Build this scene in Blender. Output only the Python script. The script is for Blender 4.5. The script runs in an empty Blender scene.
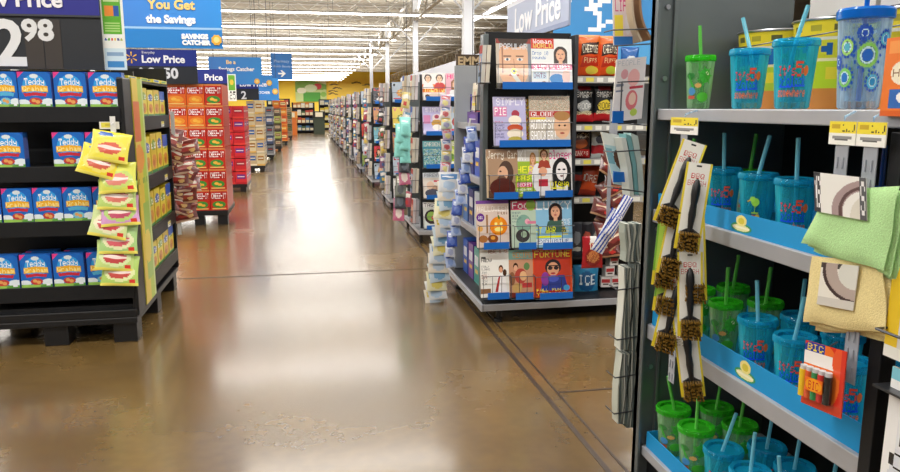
import bpy, math, random
import numpy as np
from mathutils import Vector, Matrix, Euler
random.seed(7)
C = bpy.context.scene.collection
PI = math.pi
# ------------------------------------------------------------------ camera
FPX, CAMH, PITCH, YAW = 735.0, 1.45, math.radians(9.9), math.radians(11.0)
cam = bpy.data.cameras.new('camera'); co = bpy.data.objects.new('camera', cam); C.objects.link(co)
co.location = (0, 0, CAMH); co.rotation_euler = (PI/2-PITCH, 0, -YAW)
cam.sensor_width = 36; cam.lens = FPX/900*36; cam.clip_end = 300
bpy.context.scene.camera = co
FW = Vector((math.sin(YAW)*math.cos(PITCH), math.cos(YAW)*math.cos(PITCH), -math.sin(PITCH)))
RT = Vector((math.cos(YAW), -math.sin(YAW), 0)); UP = RT.cross(FW)
def P(px, py, X=None, Y=None, Z=None):
    """point of the place seen at a photo pixel, on the plane X=, Y= or Z="""
    r = FW + RT*((px-450)/FPX) + UP*((236-py)/FPX)
    t = X/r.x if X is not None else (Y/r.y if Y is not None else (Z-CAMH)/r.z)
    return Vector((r.x*t, r.y*t, CAMH+r.z*t))
# ------------------------------------------------------------------ painter
G = {'!':'00005F0000','$':'242A7F2A12','&':'3649562050',"'":'0008070300','-':'0808080808','.':'0000606000','0':'3E5149453E','1':'00427F4000',
'2':'7249494946','3':'2141494D33','4':'1814127F10','5':'2745454539','6':'3C4A494931','7':'4121110907','8':'3649494936','9':'464949291E',
'A':'7C1211127C','B':'7F49494936','C':'3E41414122','D':'7F4141413E','E':'7F49494941','F':'7F09090901','G':'3E41415173','H':'7F0808087F',
'I':'00417F4100','J':'2040413F01','K':'7F08142241','L':'7F40404040','M':'7F021C027F','N':'7F0408107F','O':'3E4141413E','P':'7F09090906',
'Q':'3E4151215E','R':'7F09192946','S':'2649494932','T':'03017F0103','U':'3F4040403F','V':'1F2040201F','W':'3F4038403F','X':'6314081463',
'Y':'0304780403','Z':'6159494D43','a':'2054547840','b':'7F28444438','c':'3844444428','d':'384444287F','e':'3854545418','f':'00087E0902',
'g':'18A4A49C78','h':'7F08040478','i':'00447D4000','j':'2040403D00','k':'7F10284400','l':'00417F4000','m':'7C04780478','n':'7C08040478',
'o':'3844444438','p':'FC18242418','q':'18242418FC','r':'7C08040408','s':'4854545424','t':'04043F4424','u':'3C4040207C','v':'1C2040201C',
'w':'3C4030403C','x':'4428102844','y':'4C9090907C','z':'4464544C44',' ':'0000000000'}
def hexc(s):
    if not isinstance(s, str): return tuple(s)
    s = s.lstrip('#'); return tuple(int(s[i:i+2], 16)/255 for i in (0, 2, 4))
def lin(c): return tuple((v/12.92 if v <= .04045 else ((v+.055)/1.055)**2.4) for v in c[:3])
RES = 1
class Cv:
    def __init__(s, w, h, bg=None):
        w, h = w*RES, h*RES; s.w, s.h = w, h; s.a = np.zeros((h, w, 4)); 
        s.X, s.Y = np.meshgrid((np.arange(w)+.5)/w, (np.arange(h)+.5)/h)
        if bg is not None: s.a[:] = (*hexc(bg), 1)
    def put(s, m, c): s.a[m] = (*hexc(c), 1); return s
    def rect(s, x0, y0, x1, y1, c): return s.put((s.X >= x0)&(s.X < x1)&(s.Y >= y0)&(s.Y < y1), c)
    def ell(s, cx, cy, rx, ry, c): return s.put(((s.X-cx)/rx)**2+((s.Y-cy)/ry)**2 < 1, c)
    def ring(s, cx, cy, rx, ry, k, c):
        q = ((s.X-cx)/rx)**2+((s.Y-cy)/ry)**2; return s.put((q < 1)&(q > k*k), c)
    def poly(s, pts, c):
        m = np.zeros((s.h, s.w), bool); n = len(pts)
        for i in range(n):
            x0, y0 = pts[i]; x1, y1 = pts[(i+1) % n]
            if y0 == y1: continue
            m ^= ((s.Y >= min(y0, y1))&(s.Y < max(y0, y1))&(s.X < x0+(s.Y-y0)*(x1-x0)/(y1-y0)))
        return s.put(m, c)
    def line(s, x0, y0, x1, y1, wd, c):
        dx, dy = x1-x0, y1-y0; L = dx*dx+dy*dy
        t = np.clip(((s.X-x0)*dx+(s.Y-y0)*dy)/L, 0, 1)
        return s.put(np.hypot(s.X-x0-t*dx, s.Y-y0-t*dy) < wd/2, c)
    def text(s, x0, y0, x1, y1, st, c):
        n = len(st); g = np.zeros((8, n*6-1), bool)
        for i, ch in enumerate(st):
            h = G.get(ch, G['-'])
            for k in range(5):
                b = int(h[2*k:2*k+2], 16)
                for r in range(8): g[r, i*6+k] = b >> r & 1
        u = ((s.X-x0)/(x1-x0)*(n*6-1)); v = (s.Y-y0)/(y1-y0)*7.2
        ok = (u >= 0)&(u < n*6-1)&(v >= 0)&(v < 8)
        m = np.zeros((s.h, s.w), bool); m[ok] = g[v[ok].astype(int), u[ok].astype(int)]
        return s.put(m, c)
    def speck(s, x0, y0, x1, y1, cols, p=.5, rng=random):
        for i in range(int(y0*s.h), int(y1*s.h)):
            for j in range(int(x0*s.w), int(x1*s.w)):
                if rng.random() < p: s.a[i, j] = (*hexc(rng.choice(cols)), 1)
        return s
    def face(s, cx, cy, r, skin='e0ac88', hair='2a1a12', long=1, cloth='303040', w=1.0):
        k = s.h and 1.0
        a = s.w/s.h*0+.75   # cover aspect
        rx = r*w; ry = r*a*1.25*w
        if cloth: s.poly([(cx-2.1*rx, min(1, cy+3.4*ry)), (cx-1.5*rx, cy+1.6*ry), (cx-.4*rx, cy+1.15*ry), (cx+.4*rx, cy+1.15*ry), (cx+1.5*rx, cy+1.6*ry), (cx+2.1*rx, min(1, cy+3.4*ry))], cloth)
        if hair: s.ell(cx, cy-.15*ry, rx*1.3, ry*1.25, hair)
        if hair and long: s.rect(cx-1.3*rx, cy, cx+1.3*rx, cy+1.4*ry, hair)
        s.rect(cx-.35*rx, cy+.6*ry, cx+.35*rx, cy+1.5*ry, skin)
        s.ell(cx, cy+.08*ry, rx*.86, ry, skin)
        d = tuple(v*.4 for v in hexc(skin))
        for q in (-1, 1):
            s.ell(cx+q*.36*rx, cy-.05*ry, rx*.16, ry*.07, '2a1a18'); s.rect(cx+q*.36*rx-.2*rx, cy-.26*ry, cx+q*.36*rx+.2*rx, cy-.19*ry, d)
        s.line(cx, cy, cx+.05*rx, cy+.3*ry, rx*.1, tuple(v*.8 for v in hexc(skin)))
        s.ell(cx, cy+.55*ry, rx*.32, ry*.09, 'b04048')
        return s
# ------------------------------------------------------------------ materials
M = {}
def newmat(name):
    m = bpy.data.materials.new(name); m.use_nodes = True; nt = m.node_tree
    M[name] = m; return m, nt, nt.nodes['Principled BSDF']
def solid(name, col, rough=.5, metal=0, noise=0, nscale=20, bump=0, bscale=200, spec=None, coat=0, emit=None, es=0):
    m, nt, b = newmat(name); c = lin(hexc(col))
    b.inputs['Base Color'].default_value = (*c, 1); b.inputs['Roughness'].default_value = rough; b.inputs['Metallic'].default_value = metal
    if coat: b.inputs['Coat Weight'].default_value = coat
    if emit: b.inputs['Emission Color'].default_value = (*lin(hexc(emit)), 1); b.inputs['Emission Strength'].default_value = es
    tc = nt.nodes.new('ShaderNodeTexCoord')
    if noise:
        n = nt.nodes.new('ShaderNodeTexNoise'); n.inputs['Scale'].default_value = nscale; n.inputs['Detail'].default_value = 4
        nt.links.new(tc.outputs['Object'], n.inputs['Vector'])
        mx = nt.nodes.new('ShaderNodeMix'); mx.data_type = 'RGBA'
        mx.inputs[6].default_value = (*[v*(1-noise) for v in c], 1); mx.inputs[7].default_value = (*[min(1, v*(1+noise)) for v in c], 1)
        nt.links.new(n.outputs['Fac'], mx.inputs[0]); nt.links.new(mx.outputs[2], b.inputs['Base Color'])
    if bump:
        n = nt.nodes.new('ShaderNodeTexNoise'); n.inputs['Scale'].default_value = bscale; nt.links.new(tc.outputs['Object'], n.inputs['Vector'])
        bp = nt.nodes.new('ShaderNodeBump'); bp.inputs['Strength'].default_value = bump; bp.inputs['Distance'].default_value = .002
        nt.links.new(n.outputs['Fac'], bp.inputs['Height']); nt.links.new(bp.outputs[0], b.inputs['Normal'])
    return m
def printed(name, rough, bump=0, bscale=60, metal=0, coat=0):
    m = solid(name, 'ffffff', rough, metal, bump=bump, bscale=bscale, coat=coat)
    nt = m.node_tree; a = nt.nodes.new('ShaderNodeAttribute'); a.attribute_name = 'Col'
    nt.links.new(a.outputs['Color'], nt.nodes['Principled BSDF'].inputs['Base Color'])
def clearp(name, col, fac, rough=.08, tcol=None, streak=False):
    m, nt, b = newmat(name); c = lin(hexc(col)); b.inputs['Base Color'].default_value = (*c, 1); b.inputs['Roughness'].default_value = rough
    t = nt.nodes.new('ShaderNodeBsdfTransparent'); t.inputs[0].default_value = (*lin(hexc(tcol or col)), 1)
    mx = nt.nodes.new('ShaderNodeMixShader'); mx.inputs[0].default_value = fac
    lw = nt.nodes.new('ShaderNodeLayerWeight'); lw.inputs[0].default_value = .35
    ma = nt.nodes.new('ShaderNodeMath'); ma.operation = 'ADD'; ma.inputs[1].default_value = fac; ma.use_clamp = True
    mu = nt.nodes.new('ShaderNodeMath'); mu.operation = 'MULTIPLY'; mu.inputs[1].default_value = .6
    nt.links.new(lw.outputs['Facing'], mu.inputs[0]); nt.links.new(mu.outputs[0], ma.inputs[0]); nt.links.new(ma.outputs[0], mx.inputs[0])
    if streak:      # moulded flutes running down the wall of the cup
        tc = nt.nodes.new('ShaderNodeTexCoord'); mp = nt.nodes.new('ShaderNodeMapping'); mp.inputs['Scale'].default_value = (60, 60, 5)
        n = nt.nodes.new('ShaderNodeTexNoise'); n.inputs['Scale'].default_value = 1; n.inputs['Detail'].default_value = 2
        nt.links.new(tc.outputs['Object'], mp.inputs[0]); nt.links.new(mp.outputs[0], n.inputs['Vector'])
        bp = nt.nodes.new('ShaderNodeBump'); bp.inputs['Strength'].default_value = .8; bp.inputs['Distance'].default_value = .004
        nt.links.new(n.outputs['Fac'], bp.inputs['Height']); nt.links.new(bp.outputs[0], b.inputs['Normal'])
        rp = nt.nodes.new('ShaderNodeMapRange'); rp.inputs['From Min'].default_value = .45; rp.inputs['From Max'].default_value = .7; rp.inputs['To Max'].default_value = .35
        m3 = nt.nodes.new('ShaderNodeMath'); m3.operation = 'ADD'; m3.use_clamp = True
        nt.links.new(n.outputs['Fac'], rp.inputs[0]); nt.links.new(rp.outputs[0], m3.inputs[0]); nt.links.new(ma.outputs[0], m3.inputs[1]); nt.links.new(m3.outputs[0], mx.inputs[0])
    nt.links.new(t.outputs[0], mx.inputs[1]); nt.links.new(b.outputs[0], mx.inputs[2])
    nt.links.new(mx.outputs[0], nt.nodes['Material Output'].inputs[0])
printed('card', .38, coat=.15); printed('matte', .7); printed('foil', .28, bump=.5, bscale=45, coat=.3); printed('glossy', .2, coat=.4); printed('sign', .45)
solid('black_metal', '1c1d20', .45, .3, noise=.2, bump=.1); solid('shelf_grey', '44474c', .42, .4, noise=.1, nscale=8, bump=.1, bscale=60)
solid('panel_grey', '6a7274', .4, .5, noise=.12, nscale=5, bump=.15, bscale=40); solid('panel_light', 'a6acb0', .45, .2, noise=.06, nscale=6); solid('light_metal', 'b4b6bc', .38, .35, noise=.08, nscale=12)
solid('black_plastic', '141416', .4, noise=.2); solid('wire', '55575c', .35, .8); solid('white_paint', 'd8dade', .5); solid('steel', 'a8aab0', .3, .9)
solid('galv', 'c9cacb', .55, .2, noise=.1, nscale=3); solid('blue_strip', '1767c0', .35); solid('white_plastic', 'e4e4e2', .4)
solid('lamp', 'ffffff', .5, emit='fffaf2', es=9); solid('pages', 'd8d4c8', .8, noise=.12, nscale=150)
solid('terry_green', 'b8e4a0', .95, noise=.25, nscale=260, bump=1, bscale=330); solid('terry_yellow', 'ecd79a', .95, noise=.25, nscale=260, bump=1, bscale=330)
solid('brass', '8c6a28', .4, .6, noise=.7, nscale=90); solid('bright_blue', '1790cf', .5, noise=.05); solid('tan_board', 'caa77a', .7, noise=.1)
solid('pail_in', '9a9ca0', .4, .7)
clearp('teal_clear', '38d4ec', .16, tcol='b4ecf4', streak=True); clearp('teal_lid', '20b4e0', .26, tcol='98e4f4'); clearp('green_clear', 'b8e4b8', .12, tcol='dcf8dc', streak=True)
clearp('straw_teal', '8ae0f4', .5, tcol='c0f0fc'); clearp('straw_green', '7ce068', .5, tcol='b8f4a8'); clearp('green_lid', '46d430', .3, tcol='90ec80'); clearp('blue_lid', '1670d0', .7, tcol='70b0ff'); clearp('clear', 'c8e4f4', .14, tcol='e4f4ff', streak=True)
clearp('strip_clear', 'b8bcc4', .55, tcol='e0e4ea'); clearp('dark_blue_clear', '10408c', .6, tcol='4070c0')
# ------------------------------------------------------------------ mesh builder
class MB:
    def __init__(s): s.v = []; s.f = []; s.c = []
    def add(s, vs, fs, col=(1, 1, 1)):
        n = len(s.v); s.v += [tuple(v) for v in vs]; c = lin(hexc(col))
        for f in fs: s.f.append(tuple(i+n for i in f)); s.c.append(c)
        return s
    def box(s, x0, x1, y0, y1, z0, z1, col=(1, 1, 1), R=None, ctr=None):
        vs = [Vector((x, y, z)) for x in (x0, x1) for y in (y0, y1) for z in (z0, z1)]
        if R is not None:
            ctr = Vector(ctr) if ctr is not None else Vector(((x0+x1)/2, (y0+y1)/2, (z0+z1)/2)); vs = [ctr+R@(v-ctr) for v in vs]
        return s.add(vs, [(0, 1, 3, 2), (4, 6, 7, 5), (0, 4, 5, 1), (2, 3, 7, 6), (0, 2, 6, 4), (1, 5, 7, 3)], col)
    def tube(s, pts, r, n=8, col=(1, 1, 1), r2=None):
        pts = [Vector(p) for p in pts]; rings = []
        for i, p in enumerate(pts):
            d = (pts[min(i+1, len(pts)-1)]-pts[max(i-1, 0)]).normalized()
            a = d.cross(Vector((0, 0, 1)) if abs(d.z) < .9 else Vector((1, 0, 0))).normalized(); b = d.cross(a)
            rr = r if r2 is None else r+(r2-r)*i/(len(pts)-1)
            rings.append([p+a*math.cos(2*PI*k/n)*rr+b*math.sin(2*PI*k/n)*rr for k in range(n)])
        vs = [v for q in rings for v in q]; fs = []
        for i in range(len(pts)-1):
            for k in range(n): fs.append((i*n+k, i*n+(k+1) % n, (i+1)*n+(k+1) % n, (i+1)*n+k))
        fs.append(tuple(range(n))[::-1]); fs.append(tuple((len(pts)-1)*n+k for k in range(n)))
        return s.add(vs, fs, col)
    def lathe(s, prof, ctr, n=24, col=(1, 1, 1), tilt=None):
        ctr = Vector(ctr); vs = []; fs = []
        for r, z in prof:
            for k in range(n):
                v = Vector((r*math.cos(2*PI*k/n), r*math.sin(2*PI*k/n), z)); vs.append(ctr+(tilt@v if tilt else v))
        for i in range(len(prof)-1):
            for k in range(n): fs.append((i*n+k, i*n+(k+1) % n, (i+1)*n+(k+1) % n, (i+1)*n+k))
        return s.add(vs, fs, col)
    def prism(s, pts, h, col=(1, 1, 1)):     # pts: closed loop of 3d points; h: Vector
        n = len(pts); vs = [Vector(p) for p in pts]+[Vector(p)+Vector(h) for p in pts]
        fs = [tuple(range(n))[::-1], tuple(range(n, 2*n))]+[(i, (i+1) % n, (i+1) % n+n, i+n) for i in range(n)]
        return s.add(vs, fs, col)
    def sheet(s, cv, o, u, v):               # painted rectangle: o top-left, u across, v down
        o, u, v = Vector(o), Vector(u), Vector(v); a = cv.a
        for i in range(cv.h):
            j = 0
            while j < cv.w:
                k = j+1
                while k < cv.w and (a[i, k] == a[i, j]).all(): k += 1
                if a[i, j, 3]:
                    n = len(s.v); y0, y1, x0, x1 = i/cv.h, (i+1)/cv.h, j/cv.w, k/cv.w
                    s.v += [tuple(o+u*x0+v*y0), tuple(o+u*x0+v*y1), tuple(o+u*x1+v*y1), tuple(o+u*x1+v*y0)]
                    s.f.append((n, n+1, n+2, n+3)); s.c.append(lin(a[i, j]))
                j = k
        return s
    def grid(s, cv, fn, back=None):          # curved painted surface, shared vertices
        n = len(s.v); w, h = cv.w, cv.h
        s.v += [tuple(fn(j/w, i/h)) for i in range(h+1) for j in range(w+1)]
        for i in range(h):
            for j in range(w):
                if cv.a[i, j, 3]:
                    a = n+i*(w+1)+j; q = (a, a+w+1, a+w+2, a+1)
                    s.f.append(q if not back else q[::-1]); s.c.append(lin(cv.a[i, j]) if not back else lin(hexc(back)))
        return s
    def xf(s, Mx):
        s.v = [tuple(Mx@Vector(v)) for v in s.v]; return s
def obj(name, mb, mat, parent=None, smooth=None, bevel=0, origin=None):
    me = bpy.data.meshes.new(name)
    if parent is not None: org = parent['_o']
    else:
        a = np.array(mb.v); org = origin or ((a[:, 0].min()+a[:, 0].max())/2, (a[:, 1].min()+a[:, 1].max())/2, a[:, 2].min())
    ox, oy, oz = org
    me.from_pydata([(x-ox, y-oy, z-oz) for x, y, z in mb.v], [], mb.f)
    at = me.color_attributes.new('Col', 'FLOAT_COLOR', 'CORNER')
    ls = np.array([len(f) for f in mb.f]); cc = np.repeat(np.array(mb.c), ls, axis=0)
    at.data.foreach_set('color', np.c_[cc, np.ones(len(cc))].astype(np.float32).ravel())
    me.materials.append(M[mat])
    if smooth:
        me.polygons.foreach_set('use_smooth', [True]*len(me.polygons)); me.set_sharp_from_angle(angle=math.radians(smooth))
    me.update()
    o = bpy.data.objects.new(name, me); C.objects.link(o)
    if parent is not None: o.parent = parent; o['_o'] = org
    else: o.location = org; o['_o'] = org
    if bevel:
        b = o.modifiers.new('edge', 'BEVEL'); b.width = bevel; b.segments = 2; b.limit_method = 'ANGLE'
    return o
def tag(o, label, cat, group=None, kind=None):
    o['label'] = label; o['category'] = cat
    if group: o['group'] = group
    if kind: o['kind'] = kind
    return o
def thing(name, label, cat, loc, group=None):
    o = bpy.data.objects.new(name, None); C.objects.link(o); o.location = loc; o['_o'] = tuple(loc); o.empty_display_size = .1
    return tag(o, label, cat, group)
def struct(name, mb, mat, **k):
    o = obj(name, mb, mat, **k); o['kind'] = 'structure'; return o
def dup(r0, loc, rot=None, label=None, group=None):
    r = r0.copy(); C.objects.link(r); r.location = loc
    if rot is not None: r.rotation_euler = rot
    if label: r['label'] = label
    if group: r['group'] = group
    for ch in list(r0.children):
        c = ch.copy(); C.objects.link(c); c.parent = r
        for g in ch.children:
            d = g.copy(); C.objects.link(d); d.parent = c
    return r
FD = {}
def lettering(txt, size, o, u, up, col, parent, mat=None, off=.0, ext=.002, align='LEFT', sx=1.0, name='lettering'):
    """real letter shapes standing proud of a sign: o start of the baseline, u reading direction, up vertical"""
    cu = bpy.data.curves.new('t', 'FONT'); cu.body = txt; cu.size = size; cu.offset = off; cu.extrude = ext; cu.align_x = align; cu.resolution_u = 3
    t = bpy.data.objects.new('t', cu); C.objects.link(t); dg = bpy.context.evaluated_depsgraph_get(); me = bpy.data.meshes.new_from_object(t.evaluated_get(dg))
    bpy.data.objects.remove(t)
    u = Vector(u).normalized(); up = Vector(up).normalized(); n = u.cross(up); o = Vector(o)
    mb = MB(); vs = [o+u*v.co.x*sx+up*v.co.y+n*(v.co.z+ext) for v in me.vertices]
    mb.add(vs, [tuple(p.vertices) for p in me.polygons], col)
    return obj(name, mb, mat or 'sign', parent)
UX, UZ = Vector((1, 0, 0)), Vector((0, 0, 1))
# ================================================================== SETTING
m, nt, b = newmat('floor')
tc = nt.nodes.new('ShaderNodeTexCoord'); n1 = nt.nodes.new('ShaderNodeTexNoise'); n1.inputs['Scale'].default_value = .55; n1.inputs['Detail'].default_value = 6; n1.inputs['Roughness'].default_value = .62
n2 = nt.nodes.new('ShaderNodeTexNoise'); n2.inputs['Scale'].default_value = 18; n2.inputs['Detail'].default_value = 5
for n in (n1, n2): nt.links.new(tc.outputs['Object'], n.inputs['Vector'])
cr = nt.nodes.new('ShaderNodeValToRGB'); cr.color_ramp.elements[0].position = .3; cr.color_ramp.elements[1].position = .72
cr.color_ramp.elements[0].color = (*lin(hexc('4c3a20')), 1); cr.color_ramp.elements[1].color = (*lin(hexc('796036')), 1)
nt.links.new(n1.outputs['Fac'], cr.inputs[0]); mx = nt.nodes.new('ShaderNodeMix'); mx.data_type = 'RGBA'; mx.blend_type = 'OVERLAY'; mx.inputs[0].default_value = .15
nt.links.new(cr.outputs[0], mx.inputs[6]); nt.links.new(n2.outputs['Fac'], mx.inputs[7]); nt.links.new(mx.outputs[2], b.inputs['Base Color'])
mr = nt.nodes.new('ShaderNodeMapRange'); mr.inputs['To Min'].default_value = .22; mr.inputs['To Max'].default_value = .31
nt.links.new(n1.outputs['Fac'], mr.inputs[0]); nt.links.new(mr.outputs[0], b.inputs['Roughness'])
b.inputs['Coat Weight'].default_value = .45; b.inputs['Coat Roughness'].default_value = .13
solid('floor_joint', '3a2c20', .5, noise=.2); solid('deck', 'c8c0b0', .7, noise=.12, nscale=.8); solid('wall_paint', 'b9c6d2', .8); solid('wall_yellow', 'ffdc4c', .7)
solid('ceil_steel', 'e4e2dc', .5, .1, noise=.08, nscale=2); solid('wall_blue', '3d8fd0', .7)
XL, XR, YB, YF, ZC = -24, 26, -9, 95, 5.9
struct('floor', MB().box(XL, XR, YB, YF, -.1, 0), 'floor')
k = 0
mbj = MB().box(1.145, 1.17, YB, YF, .0002, .002).box(1.225, 1.237, YB, YF, .0002, .002)
struct('trim_1', mbj, 'floor_joint')
for i, (x0, x1, y0, y1) in enumerate([(-6, 1.145, 6.48, 6.5), (-6, 1.145, 15.6, 15.62), (-6, 1.145, 25, 25.02), (1.237, 6, 3.42, 3.435), (-1.7, -1.69, 6.5, 15)]):
    struct('trim_%d' % (i+2), MB().box(x0, x1, y0, y1, .0002, .002), 'floor_joint')
struct('wall_left', MB().box(XL-.2, XL, YB, YF, 0, ZC), 'wall_paint'); struct('wall_right', MB().box(XR, XR+.2, YB, YF, 0, ZC), 'wall_paint')
struct('wall_back', MB().box(XL, XR, YF, YF+.2, 0, ZC), 'wall_yellow'); struct('wall_front', MB().box(XL, XR, YB-.2, YB, 0, ZC), 'wall_paint')
# corrugated deck
mb = MB(); pts = []
y = YB
while y < YF:
    pts += [(y, ZC), (y+.18, ZC), (y+.22, ZC+.06), (y+.38, ZC+.06)]; y += .42
for i in range(len(pts)-1):
    (a, za), (b_, zb) = pts[i], pts[i+1]; mb.add([(XL, a, za), (XR, a, za), (XR, b_, zb), (XL, b_, zb)], [(0, 1, 2, 3)])
struct('ceiling', mb, 'deck')
# open-web joists across, girders along
def truss(p0, p1, depth, step, r):
    p0, p1 = Vector(p0), Vector(p1); L = (p1-p0).length; u = (p1-p0)/L; n = int(L/step); mb = MB(); s_ = L/n
    mb.tube([p0, p1], r*1.6, 4).tube([p0-UZ*depth, p1-UZ*depth], r*1.6, 4)
    for i in range(n):
        a = p0+u*(i*s_); mb.tube([a, a+u*s_*.5-UZ*depth], r, 4).tube([a+u*s_*.5-UZ*depth, a+u*s_], r, 4)
    return mb
yy = 14.0; i = 0
while yy < 80:
    struct('ceiling_beam', truss((-14, yy, ZC-.08), (16, yy, ZC-.08), .55, 1.5, .02), 'ceil_steel'); yy += 2.42
for x in (-9.5, 4.05, 10.5):
    struct('ceiling_beam', truss((x, 8, ZC-.5), (x, YF, ZC-.5), .8, 1.8, .035), 'ceil_steel')
for (x, y) in ((4.05, 18.5), (4.05, 27.5), (4.05, 37), (4.05, 46), (-9.5, 37), (-9.5, 27.5)):
    q = .13 if y < 20 else .09
    mb = MB().box(x-q, x+q, y-q, y+q, 0, ZC-.5).box(x-.2, x+.2, y-.2, y+.2, 0, .03)
    for sx in (-1, 1):
        mb.tube([(x, y, ZC-1.3-.9), (x+sx*.9, y, ZC-1.25)], .025, 4)
    struct('column', mb, 'white_paint')
# ceiling lights: rows of strip fixtures
LG = 'strip lights in rows under the store roof'
def strip_row(y, x0, x1):
    t = thing('ceiling_light', 'long white strip light hanging in a row under the roof joists', 'light', ((x0+x1)/2, y, 4.55), LG)
    a = MB(); h = MB(); g = MB(); x = x0
    while x < x1-.1:
        e = min(x+2.44, x1)-.03; a.box(x, e, y-.05, y+.05, 4.6, 4.64); h.box(x, e, y-.09, y+.09, 4.64, 4.70)
        g.tube([(x+.4, y, 4.7), (x+.4, y, ZC)], .006, 4); x += 2.44
    obj('tube', a, 'lamp', t); obj('housing', h, 'white_paint', t); obj('hanger', g, 'wire', t)
ys = [-2.8+4.85*i for i in range(20)]
for y in ys:
    if y > 17: strip_row(y, -14, 4.4 if y > 29 else 13.0)
    L = bpy.data.lights.new('row_lamp', 'AREA'); L.shape = 'RECTANGLE'; L.size = 22; L.size_y = .35; L.energy = 620 if y < 17 else (420 if y < 60 else 900); L.color = (1, .98, .95)
    lo = bpy.data.objects.new('row_lamp', L); C.objects.link(lo); lo.location = (-2, y, 4.56)
    L2_ = L.copy(); L2_.energy = 330; l2 = bpy.data.objects.new('ceiling_fill', L2_); C.objects.link(l2); l2.location = (-2, y, 4.75); l2.rotation_euler = (PI, 0, 0)  # added upward fill, no fixture of its own, brightens deck and joists
for (x, y0, y1) in ((6.7, 8.5, 30),):
    t = thing('ceiling_light', 'white strip light run along the checkouts, parallel to the aisle', 'light', (x, (y0+y1)/2, 4.5))
    a = MB(); h = MB(); y = y0
    while y < y1:
        a.box(x-.05, x+.05, y, y+2.4, 4.85, 4.89); h.box(x-.09, x+.09, y, y+2.4, 4.89, 4.95); y += 2.44
    obj('tube', a, 'lamp', t); obj('housing', h, 'white_paint', t)
# ================================================================== signs
def hang(t, pts, z=ZC):
    g = MB()
    for p in pts: g.tube([p, (p[0], p[1], z)], .006, 4)
    obj('hanger', g, 'wire', t)
def spark(mb, c, r, col='f8c23a', n=6):
    for k in range(n):
        a = 2*PI*k/n+PI/2; d = Vector((math.cos(a), 0, math.sin(a))); e = Vector((-math.sin(a), 0, math.cos(a)))
        c = Vector(c); mb.prism([c+d*r*.3-e*r*.05, c+d*r-e*r*.12, c+d*r*1.06, c+d*r+e*r*.12, c+d*r*.3+e*r*.05], (0, -.004, 0), col)
def banner(Y, x0, x1, z0, z1, lab, lines, logo=True, split=None):
    t = thing('hanging_banner', lab, 'sign', ((x0+x1)/2, Y, z0)); W = x1-x0; H = z1-z0
    cv = Cv(60, 40); 
    cv.a[..., 3] = 1
    A, B = np.array(hexc('3f82d6')), np.array(hexc('2f8fdf'))
    cv.a[..., :3] = A+(B-A)*cv.X[..., None]
    if split: cv.put(cv.Y > split, '1f7fcb'); cv.put(abs(cv.Y-split) < .012, '9cc8f0')
    mb = MB().box(x0, x1, Y, Y+.02, z0, z1, '3f82d6').sheet(cv, (x0, Y-.001, z1), (W, 0, 0), (0, 0, -H))
    obj('panel', mb, 'sign', t)
    for (s, fx, fz, size, col) in lines: lettering(s, size*H, (x0+fx*W, Y-.002, z0+fz*H), UX, UZ, col, t, off=.0028*H*2, align='CENTER')
    if logo:
        c = Vector((x0+logo[0]*W, Y-.004, z0+logo[1]*H)); r = logo[2]*H; g = MB()
        g.prism([c+Vector((math.cos(a)*r*(1.12 if i % 2 else .95), 0, math.sin(a)*r*(1.12 if i % 2 else .95))) for i, a in enumerate([k*PI/8 for k in range(16)])], (0, -.004, 0), 'f3b73c')
        g.prism([c+Vector((math.cos(k*PI/8)*r*.6, -.006, math.sin(k*PI/8)*r*.6)) for k in range(16)], (0, -.002, 0), 'f9dc86')
        obj('coin_emblem', g, 'sign', t)
    hang(t, [(x0+.1, Y+.01, z1), (x1-.1, Y+.01, z1)]); return t
banner(8, -1.75, -.80, 2.04, 2.86, 'big blue hanging banner reading You Get the Savings above the snack displays',
       [('You Get', .5, .463, .155, 'f6cf7c'), ('the Savings', .49, .30, .128, 'ffffff'), ('SAVINGS', .72, .116, .078, 'ffffff'), ('CATCHER', .73, .045, .072, 'ffffff')], (.94, .105, .06), split=.76)
banner(16, -1.90, -.85, 1.92, 2.47, 'blue hanging banner reading Be a, farther down the aisle over the price signs', [('Be a', .42, .75, .2, 'ffe0a0'), ('Savings Catcher', .52, .5, .2, 'ffffff')], (.9, .12, .1), split=None)
banner(21, -1.45, -.85, 1.95, 2.32, 'small blue banner with coin emblem just behind the banner reading Be a', [('SAVINGS', .36, .3, .2, 'ffffff')], (.86, .45, .2))
banner(29, -1.9, -.95, 1.72, 2.55, 'pale blue banner farthest down the left side of the aisle', [('CATCHER', .36, .3, .15, 'e8f0ff')], (.86, .4, .13))
t = thing('hanging_sign', 'square blue hanging sign with a white arrow high over the aisle', 'sign', (-.84, 30, 2.52))
obj('panel', MB().box(-1.24, -.44, 30, 30.03, 2.52, 3.54, '2b76c4'), 'sign', t)
lettering('Pharmacy', .15, (-.84, 29.99, 3.18), UX, UZ, 'bcd8f4', t, align='CENTER'); lettering('Health Beauty', .12, (-.84, 29.99, 3.0), UX, UZ, 'bcd8f4', t, align='CENTER')
a = MB(); cx, cz = -.84, 2.76
a.prism([(cx-.14, 29.99, cz-.03), (cx+.02, 29.99, cz-.03), (cx-.05, 29.99, cz-.12), (cx+.02, 29.99, cz-.12), (cx+.15, 29.99, cz), (cx+.02, 29.99, cz+.12), (cx-.05, 29.99, cz+.12), (cx+.02, 29.99, cz+.03), (cx-.14, 29.99, cz+.03)], (0, -.005, 0), 'ffffff')
obj('arrow', a, 'sign', t); hang(t, [(-1.2, 30.015, 3.54), (-.5, 30.015, 3.54)])
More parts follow.
